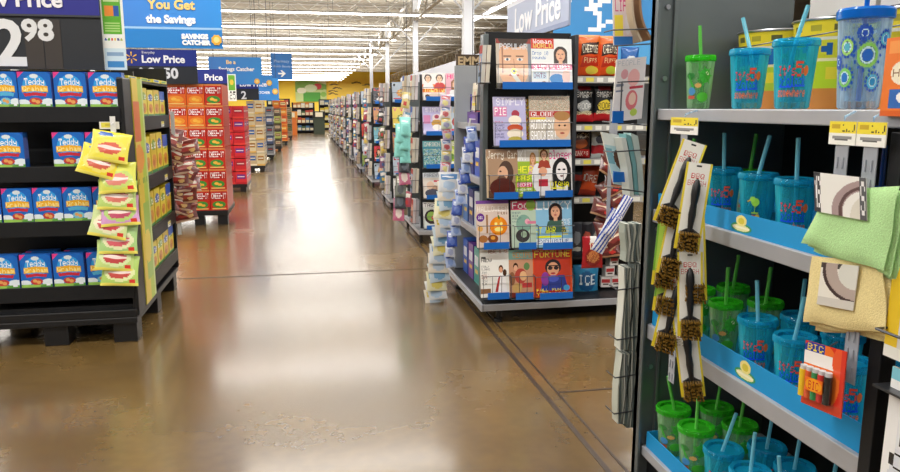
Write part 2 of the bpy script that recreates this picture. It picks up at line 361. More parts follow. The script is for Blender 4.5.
# low price sign running along the right side
t = thing('hanging_sign', 'long pale sign reading Low Price hung along the checkouts', 'sign', (2.6, 8.3, 2.2))
X0 = 2.6; cv = Cv(40, 20, 'a8b4d0').rect(0, 0, 1, .12, 'dfe4f0').rect(0, .9, 1, 1, '8090b8')
obj('panel', MB().box(X0, X0+.02, 7.2, 9.5, 2.26, 2.75, 'a0aecb').sheet(cv, (X0-.001, 9.5, 2.75), (0, -2.3, 0), (0, 0, -.49)), 'sign', t)
lettering('Low Price', .42, (X0-.002, 9.15, 2.36), (0, -1, 0), UZ, 'f4f6fc', t, off=.008)
hang(t, [(X0+.01, 7.5, 2.75), (X0+.01, 9.3, 2.75)])
t = thing('hanging_sign', 'long white header board running over the far checkout racks', 'sign', (2.2, 14, 2.0))
obj('panel', MB().box(2.35, 2.4, 9.9, 18.5, 1.95, 2.18, 'd8dce6'), 'sign', t); hang(t, [(2.37, 10.5, 2.18), (2.37, 17.5, 2.18)])
# blue banner high at the right
t = thing('hanging_banner', 'large blue banner with white trolley drawing high above the crisp bags', 'sign', (6, 14, 2.4))
cv = Cv(50, 30, '3a8ccc').rect(0, .8, 1, 1, '56a4dc')
for (x0, y0, x1, y1, w) in ((.03, .35, .16, .4, .03), (.1, .2, .2, .6, .03), (.16, .55, .3, .42, .03), (.18, .72, .33, .6, .025), (.2, .6, .2, .72, .02), (.05, .5, .12, .42, .02)): cv.line(x0, y0, x1, y1, w, 'f4f8fc')
obj('panel', MB().box(4.75, 9.2, 14, 14.03, 2.3, 4.6, '3a8ccc').sheet(cv, (4.75, 13.999, 4.6), (4.45, 0, 0), (0, 0, -2.3)), 'sign', t); hang(t, [(5, 14.02, 4.6), (9, 14.02, 4.6)])
# ================================================================== LEFT SNACK DISPLAY
XF = -1.06
L = thing('snack_display', 'black end display stacked with blue snack boxes by the aisle', 'display', (-1.55, 5.4, 0))
pb = MB().box(-2.1, XF-.01, 4.72, 6.24, .125, .165).box(-2.1, XF-.01, 4.72, 4.76, .165, .215)
obj('pallet_deck', pb, 'black_plastic', L, bevel=.006)
for x in (-2.06, -1.62, -1.22):
    for y in (4.74, 5.4, 6.06): obj('foot', MB().box(x, x+.14, y, y+.14, 0, .125), 'black_plastic', L, bevel=.004)
obj('back_panel', MB().box(-2.1, XF-.02, 5.14, 5.17, .165, 1.68), 'black_plastic', L)
SH = [1.45, 1.10, .772, .37]     # tops of the shelves facing the camera
for z in SH: obj('shelf', MB().box(-2.1, XF-.02, 4.74, 5.14, z-.018, z).box(-2.1, XF-.02, 4.73, 4.745, z-.085, z+.006), 'black_metal', L, bevel=.002)
obj('shelf', MB().box(-2.1, XF-.02, 4.76, 5.14, .165, .24), 'black_metal', L)
# uprights and printed side panel facing the aisle
obj('upright', MB().box(XF-.035, XF, 4.74, 4.96, .165, 1.63), 'black_plastic', L, bevel=.01)
cv = Cv(14, 80, 'b4cc3c'); cv.rect(0, 0, .5, 1, 'e3c63a').rect(0, .1, .6, .28, 'd8703a').ell(.3, .35, .4, .06, 'e89838').rect(.3, .55, .9, .9, '9cc050').ell(.5, .75, .3, .08, 'e8d050').text(.1, .42, .95, .47, 'cd', '5c8c2c').rect(.85, 0, 1, 1, 'c8d890')
obj('side_panel', MB().box(XF-.02, XF+.003, 4.96, 5.27, .18, 1.635, 'c8c03c').sheet(cv, (XF+.0045, 4.96, 1.635), (0, .31, 0), (0, 0, -1.455)), 'card', L)
SS = [1.39, .99, .63, .32]
for z in SS: obj('side_shelf', MB().box(XF-.42, XF-.0, 5.28, 6.2, z-.02, z).box(XF-.015, XF+.004, 5.28, 6.2, z-.09, z+.005), 'black_metal', L, bevel=.002)
obj('upright', MB().box(XF-.4, XF, 6.2, 6.23, .165, 1.75), 'black_metal', L)
for z in (1.36, .96, .6):
    cv = Cv(12, 8, 'f0f0ea').rect(0, 0, 1, .45, 'e8d84a').rect(.2, .6, .8, .8, '444444')
    obj('price_tag', MB().box(XF+.004, XF+.006, 5.85, 5.95, z-.05, z-.01, 'f0f0ea').sheet(cv, (XF+.0065, 5.85, z-.01), (0, .1, 0), (0, 0, -.04)), 'card', L)
cv = Cv(24, 10, 'eceae0').rect(.1, .1, .75, .85, 'e8dc50').rect(.3, .3, .6, .6, 'd0c040')
obj('price_tag', MB().box(-1.2, -1.09, 4.722, 4.728, 1.325, 1.368, 'e8e8e0').sheet(cv, (-1.2, 4.7215, 1.368), (.11, 0, 0), (0, 0, -.043)), 'card', L)
# blue snack boxes
def snack_cv(alt):
    cv = Cv(96, 84, '0a48a8'); cv.ell(.5, .5, .7, .6, '1268c4'); cv.ell(.5, .38, .36, .3, '2fa0ea')
    cv.poly([(0, 0), (.2, 0), (0, .18)], 'e23c8c')
    cv.ell(.12, .86, .2, .09, 'e4f0f6').ell(.88, .84, .22, .1, 'e4f0f6').rect(0, .9, 1, 1, '7cb44c').ell(.3, .97, .35, .07, '9ccc58').ell(.9, .98, .3, .07, '5c9c40')
    cv.text(.2, .18, .8, .38, 'Teddy', 'ffffff'); cv.ell(.5, .12, .13, .06, 'dfe8ee')
    cv.poly([(.1, .4), (.5, .36), (.9, .4), (.9, .57), (.5, .54), (.1, .57)], 'f2b424'); cv.text(.13, .4, .88, .54, 'Graham', 'fff2a8')
    r = 'c8283c' if not alt else '58b4dc'
    cv.poly([(.14, .6), (.5, .57), (.86, .6), (.82, .69), (.5, .66), (.18, .69)], r)
    cv.ell(.5, .82, .2, .1, 'c83c34' if not alt else '7ac4d8').ell(.44, .8, .07, .05, 'e8a860').ell(.56, .84, .07, .05, 'e8a860').rect(.8, .88, .94, .95, 'f0f4f8')
    return cv
def sbox(x0, w, h, z, y, alt, dep=.075, yaw=0):
    mb = MB().box(x0, x0+w, y, y+dep, z, z+h, '1f5fb4').box(x0+w-.0005, x0+w+.0004, y+.004, y+dep-.004, z+.05, z+h-.03, '7080d0')
    mb.sheet(snack_cv(alt), (x0, y-.0008, z+h), (w, 0, 0), (0, 0, -h))
    o = obj('snack_box', mb, 'card'); return o
rows = [('top shelf', [(-8, 17, 1), (18, 51, 0), (54, 86, 0), (89, 122, 0)], 1.45), ('second shelf', [(-10, 24, 0), (53, 85, 0), (86, 118, 0)], 1.10),
        ('third shelf', [(-30, 0, 0), (2, 32, 0), (33, 62, 0), (63, 92, 1), (93, 123, 1)], .772), ('fourth shelf', [(-16, 18, 0), (20, 51, 0), (53, 84, 0), (87, 118, 1)], .37)]
ordn = ['first', 'second', 'third', 'fourth', 'fifth']
for nm, xs, z in rows:
    for i, (a, b_, alt) in enumerate(xs):
        ym = {1.45: 85, 1.10: 148, .772: 200, .37: 265}[z]
        xa, xb = P(a, ym, Y=4.76).x, P(b_, ym, Y=4.76).x
        if xb < -1.9: continue
        o = sbox(xa, xb-xa, .205, z+.001, 4.757, alt)
        tag(o, f'blue snack box on the {nm} of the black display, {ordn[len(xs)-1-i]} from the aisle', 'snack box', f'blue snack boxes on the {nm}')
for i, x in enumerate((-1.62, -1.4, -1.2)):
    o = sbox(x-.1, .18, .205, .371, 4.86, i % 2); tag(o, f'blue snack box behind the front row on the fourth shelf, {ordn[2-i]} from the aisle', 'snack box', 'blue snack boxes behind the fourth shelf row')
# yellow packs on the aisle side
rng = random.Random(3)
for r, (z, zt) in enumerate(zip(SS, (1.61, 1.29, .9, .56))):
    for j in range(4):
        y0 = 5.31+j*.22; h = zt-z-.02-rng.random()*.03
        cv = Cv(20, 26, ['e8d236', 'ecd840', 'e0c030'][(r+j) % 3]); cv.ell(.5, .3, .4, .14, '2a5cb0' if (r+j) % 2 else '88a838').text(.12, .22, .9, .38, 'BITES', 'ffffff').ell(.5, .7, .34, .18, 'd89038').ell(.4, .75, .15, .08, 'b86828').rect(0, .92, 1, 1, '3f8f48')
        if j == 3: cv.rect(0, 0, 1, .35, '2f5fc0')
        o = obj('snack_box', MB().box(XF-.1, XF-.02, y0, y0+.2, z+.001, z+h, 'd8c030').sheet(cv, (XF-.0185, y0, z+h), (0, .2, 0), (0, 0, -h+.001)), 'card')
        tag(o, f'yellow snack box on the display\'s aisle side, {["top","second","third","bottom"][r]} row, {ordn[j]} from front', 'snack box', 'yellow snack boxes on the aisle side')
for j, (x, y) in enumerate(((-1.13, 5.0), (-1.12, 5.3), (-1.1, 5.62), (-1.1, 5.9))):
    cv = Cv(20, 10, 'e2d44c').ell(.5, .5, .4, .35, ['3c78c8', '70a840'][j % 2])
    o = obj('snack_tray', MB().box(x-.12, x+.05, y, y+.24, 1.627, 1.65, 'dccf54').sheet(cv, (x+.051, y, 1.65), (0, .24, 0), (0, 0, -.022)).sheet(cv, (x-.12, y-.001, 1.65), (.17, 0, 0), (0, 0, -.022)), 'card')
    tag(o, f'low yellow snack carton lying on top of the black display, {ordn[j]} from the front', 'carton', 'low yellow cartons on the display top')
obj('top_board', MB().box(-1.28, XF-.0, 4.97, 6.2, 1.61, 1.626), 'black_metal', L)
# generic pouch
def pouch_mb(cv, w, h, t, back=None, crimp=.0):
    def fn(sg):
        def f(u, v):
            k = (math.sin(PI*min(max(u, 0), 1))**.6)*(math.sin(PI*v)**.5)
            e = 1-.06*math.sin(PI*v)
            return Vector(((u-.5)*w*e, sg*(-t/2*k-.0008), -v*h+.004*math.sin(v*21+u*9)*k))
        return f
    mb = MB(); mb.grid(cv, fn(1)); mb.grid(cv, fn(-1), back=back or tuple(cv.a[0, 0, :3])); return mb
def place(mb, p, rz=0, rx=0, ry=0):
    return mb.xf(Matrix.Translation(p) @ Matrix.Rotation(rz, 4, 'Z') @ Matrix.Rotation(ry, 4, 'Y') @ Matrix.Rotation(rx, 4, 'X'))
# clip strip of gummy pouches
t = thing('clip_strip', 'white clip strip hanging off the black display corner, full of snack pouches', 'clip strip', (-1.12, 4.7, .45))
mbs = MB().box(-1.135, -1.105, 4.70, 4.704, .45, 1.4)
for i in range(9): mbs.tube([(-1.12, 4.70, 1.36-i*.1), (-1.12, 4.66, 1.355-i*.1)], .003, 6)
obj('strip', mbs, 'white_plastic', t)
pc = [(113, 132, 'ece04a', 'd8604a', 'e8e060'), (104, 147, 'f0dc38', 'd06048', 'f0e070'), (117, 163, 'd8dc58', 'e08878', 'c4d870'), (118, 180, 'b8d470', 'd87868', 'e4e8b0'), (119, 196, 'd49ccc', 'c4506c', 'b8d878'),
      (113, 208, 'cfe09a', 'cc4850', 'e8e4c0'), (119, 224, 'a8d080', 'd86068', 'e8e8b8'), (117, 241, 'c4dc84', 'c44848', 'dcecb0'), (121, 256, 'b4d46c', 'c85048', 'e4ecb0')]
for i, (px, py, bg, lip, c2) in enumerate(pc):
    cv = Cv(26, 22, bg); cv.ell(.5, .55, .42, .3, c2).ell(.5, .56, .32, .2, lip).rect(.2, .5, .8, .58, 'f4e0d8').ell(.35, .12, .2, .08, '3468c0' if i < 3 else 'e8688c').ell(.85, .85, .09, .1, 'd83828').rect(0, .93, 1, 1, 'f0e468')
    p = P(px, py, Y=4.655-.004*(i % 3))
    o = obj('snack_pouch', place(pouch_mb(cv, .22, .18, .035), p, rz=.08*math.sin(i*2.1), ry=[.18, .3, -.05, .05, -.04, .2, .03, .12, .04][i], rx=-.28), 'foil', smooth=60)
    tag(o, f'{"yellow" if i < 3 else ("pink" if i == 4 else "pale green")} lips pouch on the corner strip, {ordn[i] if i < 5 else ["sixth", "seventh", "eighth", "ninth"][i-5]} from the top', 'snack pouch', 'sweet pouches on the corner clip strip')
# strip of red-brown pouches at the back of the display
t = thing('clip_strip', 'clip strip at the aisle side behind the yellow snacks, full of dark red pouches', 'clip strip', (-1.03, 6.28, .4))
obj('strip', MB().box(-1.06, -1.03, 6.27, 6.274, .42, 1.42), 'white_plastic', t)
for i in range(14):
    px = [172, 178, 186, 178, 174, 183, 190, 178, 188, 180, 186, 182, 187, 184][i]; py = 128+i*6.0
    cv = Cv(18, 16, '6c2420'); cv.ell(.5, .5, .38, .28, 'a83c30').rect(.15, .4, .85, .5, 'e8dccc').ell(.7, .7, .15, .1, 'd8b070').rect(0, .9, 1, 1, 'c8a48c').rect(0, 0, 1, .08, 'b88878')
    p = P(px, py, Y=6.3-.004*(i % 4))
    o = obj('snack_pouch', place(pouch_mb(cv, .19, .13, .022), p, rz=.3*math.sin(i*1.7), ry=.35*math.sin(i*2.3)+.15, rx=-.3), 'foil', smooth=60)
    tag(o, 'dark red snack pouch with cream lettering on the crowded strip beside the cracker boxes', 'snack pouch', 'dark red pouches on the rear clip strip')
# price sign 2.98
t = thing('price_sign', 'large black price sign reading 2.98 under a blue Low Price header', 'sign', (-1.6, 4.82, 1.67))
obj('panel', MB().box(-2.2, -1.175, 4.83, 4.845, 1.672, 2.14, '26292e').box(-2.2, -1.175, 4.822, 4.83, 1.985, 2.2, '2a2c8c').box(-2.2, -1.175, 4.818, 4.83, 1.975, 1.987, '3c3e44'), 'sign', t)
p = P(60, 6, Y=4.82)
lettering('Low Price', .125, (p.x+.015, 4.82, 2.03), UX, UZ, 'f2f2f8', t, off=.004, align='RIGHT')
lettering('2', .36, (P(27, 60, Y=4.82).x, 4.828, 1.70), UX, UZ, 'e4e6e8', t, off=.01, align='RIGHT')
lettering('98', .165, (P(24, 60, Y=4.82).x, 4.828, 1.842), UX, UZ, 'dfe1e3', t, off=.006, sx=1.05)
mbc = MB()
for (a, b_) in ((27, 45), (46, 63)): mbc.box(P(a, 60, Y=4.83).x, P(b_, 60, Y=4.83).x, 4.827, 4.83, 1.675, 1.96, '3c3632')
obj('number_card', mbc, 'sign', t); obj('stand', MB().box(-1.9, -1.87, 4.85, 4.87, 1.45, 2.1), 'black_metal', t)
# green tall sign
t = thing('shelf_sign', 'tall green and white sign reading 25 beside the black price sign', 'sign', (-1.12, 4.86, 1.66))
GX = -.022
cv = Cv(40, 70, 'f0f2ec').rect(.12, 0, .9, .6, '5fae2c').text(.35, .02, .75, .16, '25', 'f0e040').rect(.2, .2, .85, .24, 'c8e0a0').rect(.22, .28, .6, .4, 'e88c30').rect(.6, .28, .82, .4, '2c58a8')
for k in range(5): cv.rect(.2, .44+k*.03, .82, .45+k*.03, 'b0d880')
for k, c in enumerate(('2c58a8', '5fae2c', 'd84830', 'e8c040', '3c3c80', 'a0b030')): cv.ell(.2+k*.13, .66, .045, .016, c)
cv.rect(.1, .76, 1, 1, 'cfe4ee').rect(.2, .8, .9, .84, '88a8c8').rect(.2, .9, .9, .97, '3c88c4')
mb = MB().box(-1.165+GX, -1.03+GX, 4.86, 4.866, 1.675, 2.2, 'e8ece8').sheet(cv, (-1.165+GX, 4.8595, 2.2), (.135, 0, 0), (0, 0, -.525)); obj('panel', mb, 'sign', t)
obj('stand', MB().tube([(-1.155, 4.87, 1.66), (-1.155, 4.87, 2.2)], .005, 6), 'wire', t)
# ================================================================== cracker boxes pallet
CY = 9.5
t = thing('pallet_display', 'low black pallet under the orange and red cracker boxes', 'pallet', (-1.35, 9.9, 0))
obj('pallet_deck', MB().box(-1.75, -.99, CY, CY+.9, .12, .185), 'black_plastic', t, bevel=.004)
for x in (-1.7, -1.4, -1.12):
    obj('foot', MB().box(x, x+.12, CY+.02, CY+.14, 0, .12), 'black_plastic', t)
def crack_cv(o):
    cv = Cv(100, 56, 'e0641c' if o else 'c02a18'); cv.rect(0, 0, 1, .08, 'd8884a').poly([(.04, .16), (.96, .12), (.96, .46), (.04, .48)], 'b41c14' if o else 'a81810'); cv.text(.08, .16, .93, .44, 'CHEEZ-IT', 'ffffff')
    cv.ell(.5, .72, .38, .17, 'e8902c' if o else '3c9038').ell(.42, .7, .13, .07, 'f0b848').ell(.6, .75, .12, .06, 'f0b040').rect(.1, .9, .9, .95, 'e8c870'); return cv
cols = [(-1.655, -1.41), (-1.405, -1.20), (-1.195, -.99)]
for r in range(6):
    z = .187+r*.258
    for c, (x0, x1) in enumerate(cols):
        orange = (c == 0) if r < 3 else (r > 3)
        orange = (r >= 4 and c < 2) or (c == 0)
        o = obj('cracker_box', MB().box(x0, x1, CY, CY+.11, z, z+.255, 'c84420').sheet(crack_cv(orange), (x0, CY-.001, z+.255), (x1-x0, 0, 0), (0, 0, -.255)), 'card')
        tag(o, f'{"orange" if orange else "red"} cracker box at the pallet\'s front, {ordn[c]} column from left, {["bottom", "second", "third", "fourth", "fifth", "top"][r]} layer', 'cracker box', 'cheese cracker boxes in the pallet front')
    for d in range(1, 6):
        y = CY+d*.125; cv = crack_cv(False)
        o = obj('cracker_box', MB().box(-1.195, -.99, y, y+.115, z, z+.255, 'b83018'), 'card')
        tag(o, 'red cracker box stacked behind the front face on the aisle side of the pallet', 'cracker box', 'cracker boxes behind the pallet front')
# low price $2.50 sign
def price_sign(Y, x0, x1, z0, z1, lab, hdr, price, starred=True):
    t = thing('price_sign', lab, 'sign', ((x0+x1)/2, Y, z0)); W = x1-x0; H = z1-z0
    obj('panel', MB().box(x0, x1, Y, Y+.012, z0, z1, '25282e').box(x0, x1, Y-.004, Y, z0+.52*H, z1, '1c2c84'), 'sign', t)
    lettering(hdr, .3*H, (x0+.26*W, Y-.005, z0+.62*H), UX, UZ, 'f4f4fa', t, off=.004)
    if starred:
        g = MB(); spark(g, (x0+.13*W, Y-.005, z0+.76*H), .16*H); obj('star_emblem', g, 'sign', t); lettering('Everyday', .1*H, (x0+.27*W, Y-.005, z0+.88*H), UX, UZ, 'e8e8f4', t)
    for (s, fx, fz, sz) in price: lettering(s, sz*H, (x0+fx*W, Y-.002, z0+fz*H), UX, UZ, 'e4e6ea', t, off=.006)
    return t
t = price_sign(9.46, -2.1, -1.255, 1.73, 2.13, 'black price sign reading $2.50 with a blue Everyday Low Price header', 'Low Price', [('$', .2, .22, .34), ('2', .33, .1, .52), ('50', .54, .17, .42)])
obj('stand', MB().box(-1.7, -1.68, 9.53, 9.55, 0, 1.9), 'black_metal', t)
t = price_sign(13.0, -1.75, -1.255, 1.6, 2.08, 'blue and black price sign reading Price just past the cracker boxes', 'Price', [('.25', .3, .1, .5)], False)
obj('stand', MB().box(-1.5, -1.48, 13.02, 13.04, 0, 1.7), 'black_metal', t)
t = thing('shelf_sign', 'small green and white sign reading 25 above the red cartons', 'sign', (-1.2, 13, 1.55))
cv = Cv(20, 30, 'f0f0ea').rect(.1, .05, .9, .6, '6cae34').text(.2, .65, .9, .95, '25', '202020').ell(.5, .3, .25, .1, 'e0c040')
obj('panel', MB().box(-1.255, -1.12, 12.99, 13.0, 1.56, 2.0, 'e8e8e2').sheet(cv, (-1.255, 12.989, 2.0), (.135, 0, 0), (0, 0, -.44)), 'sign', t)
t = price_sign(17.2, -1.55, -1.0, 1.62, 2.1, 'small dark price sign over the brown cartons farther along', 'Low Price', [('2', .3, .05, .5)], False)
# far left stacks
def carton_stack(Y, x0, x1, zt, n, cols, lab, grp, dep=1.0, alt=None):
    H = (zt-.15)/n; t = thing('pallet_display', f'low pallet under {lab}', 'pallet', ((x0+x1)/2, Y+dep/2, 0)); obj('pallet_deck', MB().box(x0, x1, Y, Y+dep, .08, .14), 'black_plastic', t)
    for xx in (x0+.02, x1-.12): obj('foot', MB().box(xx, xx+.1, Y+.02, Y+.12, 0, .08), 'black_plastic', t)
    for r in range(n):
        for c in range(2):
            for d in range(2):
                w = (x1-x0)/2; X0 = x0+c*w; z = .142+r*H; y = Y+d*dep/2
                cl = cols[(r*(3 if alt else 1)+c) % len(cols)]
                cv = Cv(16, 14, cl[0]).rect(.12, .25, .88, .6, cl[1]).rect(.2, .35, .8, .45, cl[2]).rect(0, .85, 1, 1, cl[3])
                o = obj('carton', MB().box(X0+.003, X0+w-.003, y, y+dep/2-.01, z, z+H-.012, cl[0]).sheet(cv, (X0+.003, y-.001, z+H-.012), (w-.006, 0, 0), (0, 0, -H+.012)).sheet(cv, (X0+w-.002, y, z+H-.012), (0, dep/2-.01, 0), (0, 0, -H+.012)), 'card')
                tag(o, grp, 'carton', grp+' group')
carton_stack(13.2, -1.42, -1.03, 1.5, 6, [('c8242c', 'a0182c', 'f0d8d0', 'e04038'), ('d02c34', '6c2480', 'f0e0e0', 'b81c28')], 'the red cartons', 'red snack carton in the stack behind the cracker boxes')
carton_stack(17.4, -1.3, -.94, 1.62, 5, [('c8b088', '2c5ca0', 'f0e4c0', 'e8dcc0'), ('d8c8a0', 'a07030', 'f4f0e0', 'dcb060')], 'the cream and blue cartons', 'cream and blue carton stacked beyond the red cartons')
carton_stack(21.4, -1.28, -.9, 1.5, 5, [('3c4c70', 'c8ccd8', 'e0a030', '202838'), ('80868c', '303848', 'c84830', 'a8aab0')], 'the grey and blue cartons', 'grey and blue carton beyond the cream cartons')
carton_stack(25.6, -1.25, -.82, 1.45, 5, [('a8b060', '7c3c28', 'e8e0b0', '586020'), ('584838', 'c0b090', '903020', '302820')], 'the olive cartons', 'olive and brown carton beyond the grey cartons')
carton_stack(30.2, -1.25, -.72, 1.75, 5, [('e87828', 'f0b040', 'fff0c0', 'c85018'), ('d85c20', 'f4e0a0', '803010', 'f09838')], 'the orange cartons', 'orange carton stacked near the far end of the aisle')
carton_stack(35, -1.3, -.62, 1.5, 5, [('606a48', '282c20', 'c8b060', '484c30'), ('9c8c70', '503828', 'e0d8c0', '302018')], 'the farthest brown cartons', 'brown carton stacked last along the left of the aisle')
carton_stack(17.6, -2.2, -1.4, 1.5, 5, [('804038', 'c0a070', 'e0e0c0', '402020')], 'dark red cartons', 'dark red carton half hidden behind the cream cartons')
# ================================================================== far end of the store
t = thing('wall_mural', 'green and white picture panel on the yellow far wall', 'wall picture', (.7, 94.9, 2.2))
cv = Cv(60, 50, 'c4d890').rect(0, 0, 1, .3, 'e4e4c8').poly([(0, .2), (.4, .1), (1, .3), (1, .5), (0, .6)], '7cb048').ell(.72, .38, .13, .13, 'd0343c').ell(.5, .45, .2, .15, 'd8e8c0').rect(.25, .62, .8, 1, '46a02c').ell(.2, .55, .15, .12, 'f0f0d8').ell(.9, .7, .1, .1, '8cc050')
obj('panel', MB().box(-1.1, 2.7, 94.85, 94.95, 2.2, 5.2, 'c4d890').sheet(cv, (-1.1, 94.84, 5.2), (3.8, 0, 0), (0, 0, -3)), 'sign', t)
t = thing('wall_mural', 'yellow frieze with dark bird shapes and an orange base on the far wall', 'wall picture', (9, 94.9, 1.7))
cv = Cv(160, 50, 'ffd848').rect(0, .78, 1, 1, 'f09040')
r2 = random.Random(5)
for k in range(26):
    x, y = r2.random(), .15+r2.random()*.5; cv.line(x, y, x+.02, y-.05, .02, '6a5418').line(x+.02, y-.05, x+.045, y, .018, '6a5418')
obj('panel', MB().box(2.95, 24, 94.85, 94.95, 1.7, 5.1, 'f2b81c').sheet(cv, (2.95, 94.84, 5.1), (21, 0, 0), (0, 0, -3.4)), 'sign', t)
def far_shelf(X, Y, w, h, dark, lab, seed):
    r = random.Random(seed); t = thing('display_shelf', lab, 'shelf', (X, Y, 0)); 
    obj('frame', MB().box(X-w/2, X-w/2+.05, Y, Y+.5, 0, h).box(X+w/2-.05, X+w/2, Y, Y+.5, 0, h).box(X-w/2, X+w/2, Y+.45, Y+.5, 0, h), 'black_metal', t)
    for k in range(4): obj('shelf', MB().box(X-w/2+.05, X+w/2-.05, Y, Y+.45, .1+k*h/4, .14+k*h/4), 'light_metal' if not dark else 'black_metal', t)
    for k in range(4):
        for j in range(5):
            x = X-w/2+.08+j*(w-.16)/5; c = r.choice(['b04030', 'd8c040', '3c5c38', 'c07830', 'd8d4c8', '303848', '406c98']); hh = h/4*.55+.08*r.random()
            o = obj('carton', MB().box(x, x+(w-.16)/5-.02, Y+.03, Y+.3, .141+k*h/4, .141+k*h/4+hh, c).box(x+.02, x+(w-.16)/5-.04, Y+.027, Y+.03, .16+k*h/4, .16+k*h/4+hh*.5, 'd8d0b0'), 'card')
            tag(o, f'small carton on {lab}', 'carton', f'cartons on {lab}')
far_shelf(-.1, 44, 1.3, 1.75, 1, 'the dark shelf closing the far end of the aisle', 1)
far_shelf(-1.6, 47, 1.4, 2.0, 1, 'the dark shelf at the far left behind the stacks', 2)
far_shelf(1.7, 50, 1.6, 2.0, 1, 'the dark shelf at the far end right of the aisle', 3)
for i, (x, y, c) in enumerate(((-.75, 40.5, 'e07830'), (.75, 42, '3c4838'), (.45, 47, 'c8b890'))):
    o = obj('display_bin', MB().prism([(x-.3, y, 0), (x+.3, y, 0), (x+.3, y+.4, 0), (x-.3, y+.4, 0)], (0, 0, .9), c).box(x-.34, x+.34, y-.04, y+.44, .9, 1.25, ['f0a040', '201c18', 'e8dcb8'][i]).box(x-.2, x+.2, y-.045, y-.04, .95, 1.2, 'e8e0c8'), 'card')
    tag(o, ['orange bin at the far end of the aisle', 'dark green bin at the far end, right side', 'beige bin in the middle of the far end'][i], 'display bin')
# ================================================================== magazines
def magazine(cv, o, u, v, th=.006, label='', group=None, bow=0):
    """cover sheet cv on a block of pages; o top-left, u across, v down; the cover faces u x v reversed"""
    o, u, v = Vector(o), Vector(u), Vector(v); n = v.cross(u).normalized()*-1     # towards the back
    n = u.cross(v).normalized()
    mb = MB().prism([o, o+v, o+v+u, o+u], n*th, 'dcd8cc'); mb.sheet(cv, o-n*.0006, u, v)
    ob = obj('magazine', mb, 'glossy'); return tag(ob, label, 'magazine', group)
def pocket(t, x0, x1, y, z, h=.16, strip=True, zs=None):
    mb = MB(); f = y-.025
    for zz in (z, z+h*.9): mb.tube([(x0, y+.03, zz), (x0, f, zz), (x1, f, zz), (x1, y+.03, zz)], .0028, 6)
    n = 3
    for i in range(n+1):
        x = x0+(x1-x0)*i/n; mb.tube([(x, y+.03, z-.002), (x, f, z), (x, f, z+h*.9)], .002, 5)
    w = obj('wire_pocket', mb, 'wire', t)
    if strip: obj('blue_strip', MB().box(x0+.03, x1-.01, f-.004, f-.001, z-.004, z+.042), 'blue_strip', w)
def text_lines(cv, x0, x1, y0, n, cols, rng):
    for k in range(n):
        w = rng.uniform(.5, 1)*(x1-x0); cv.text(x0, y0+k*.06, x0+w, y0+k*.06+.045, ''.join(rng.choice('AEHINORSTL') for _ in range(7)), rng.choice(cols))
    return cv
rg = random.Random(11)
def c_man():
    cv = Cv(60, 76, 'b0a498').rect(0, 0, 1, .1, '8c2c24').ell(.5, .5, .46, .52, 'e2b08c').ell(.5, -.02, .44, .2, '3c2a20').rect(.16, .1, .2, .7, 'a07058').text(.1, .1, .9, .22, 'POPULAR', 'd8dce4')
    for q in (-1, 1): cv.ell(.5+q*.18, .42, .09, .03, 'f0e8e0').ell(.5+q*.18, .42, .035, .03, '30506c').rect(.5+q*.18-.11, .34, .5+q*.18+.11, .37, '5c3c28')
    cv.line(.5, .42, .53, .6, .03, 'c89070').ell(.5, .74, .15, .03, 'b46458').rect(0, .1, .08, 1, 'c4b8a8').rect(.92, .1, 1, 1, '7c8490').line(.46, .7, .72, .96, .1, 'd8d8d0').ell(.5, .66, .08, .06, 'f4e42c').ell(.5, .66, .04, .03, '303020').rect(.0, .9, .2, 1, '383028')
    return cv
def c_world():
    cv = Cv(66, 72, 'e8ecec').rect(0, 0, .56, .2, 'cc3024').text(.05, .01, .5, .1, 'Woman', 'ffffff').text(.05, .1, .52, .19, 'WORLD', 'f0e070')
    cv.face(.72, .32, .13, 'e4ae8c', '30201a', 1, 'e8e0e8').text(.03, .25, .42, .33, 'Drop 10', '2c6cb4').text(.03, .34, .36, .41, 'pounds', '2c6cb4').rect(0, .5, 1, .62, 'd84c80').text(.05, .51, .95, .61, 'SLIMMING CURES', 'ffffff')
    cv.rect(.04, .66, .36, .8, 'c4dcec').ell(.62, .8, .18, .1, '4c90d0').ell(.3, .9, .08, .05, '986838').text(.05, .68, .34, .78, 'OATS', '80406c').ell(.85, .75, .1, .14, 'f0d0c8'); return cv
def c_cake():
    cv = Cv(60, 72, 'b8b4dc').text(.1, .03, .95, .18, 'SIMPLY', 'eceaf6').rect(.02, .2, .42, .4, 'd87cac').text(.05, .22, .4, .38, 'PIE', 'ffffff').ell(.68, .35, .12, .08, 'a83048').ell(.66, .48, .2, .1, 'f4ead8').ell(.66, .64, .24, .08, 'c4502c').ell(.66, .76, .25, .1, 'f4e8d4').ell(.66, .88, .22, .07, 'b8a848')
    return text_lines(cv, .05, .4, .5, 6, ['505088', 'c04878'], rg)
def c_globe():
    cv = Cv(84, 60, 'c8c0b4').speck(0, 0, 1, .3, ['8c8478', 'b8a890', '5c8068', 'c88c70', 'e0d8c4'], .9, rg).rect(0, .32, 1, .44, 'b02c24').text(.04, .33, .6, .43, 'GLOBE', 'ffffff').ell(.8, .64, .2, .26, 'e2b490').ell(.8, .42, .2, .1, 'a87840')
    for q in (-1, 1): cv.ell(.8+q*.07, .62, .025, .02, '302018')
    cv.ell(.8, .78, .06, .02, 'a04c40').text(.03, .5, .6, .7, 'AUTOPSY', 'ffffff').text(.03, .73, .66, .93, 'SHOCKER!', 'ffffff').rect(.02, .45, .4, .49, 'e8d040'); return cv
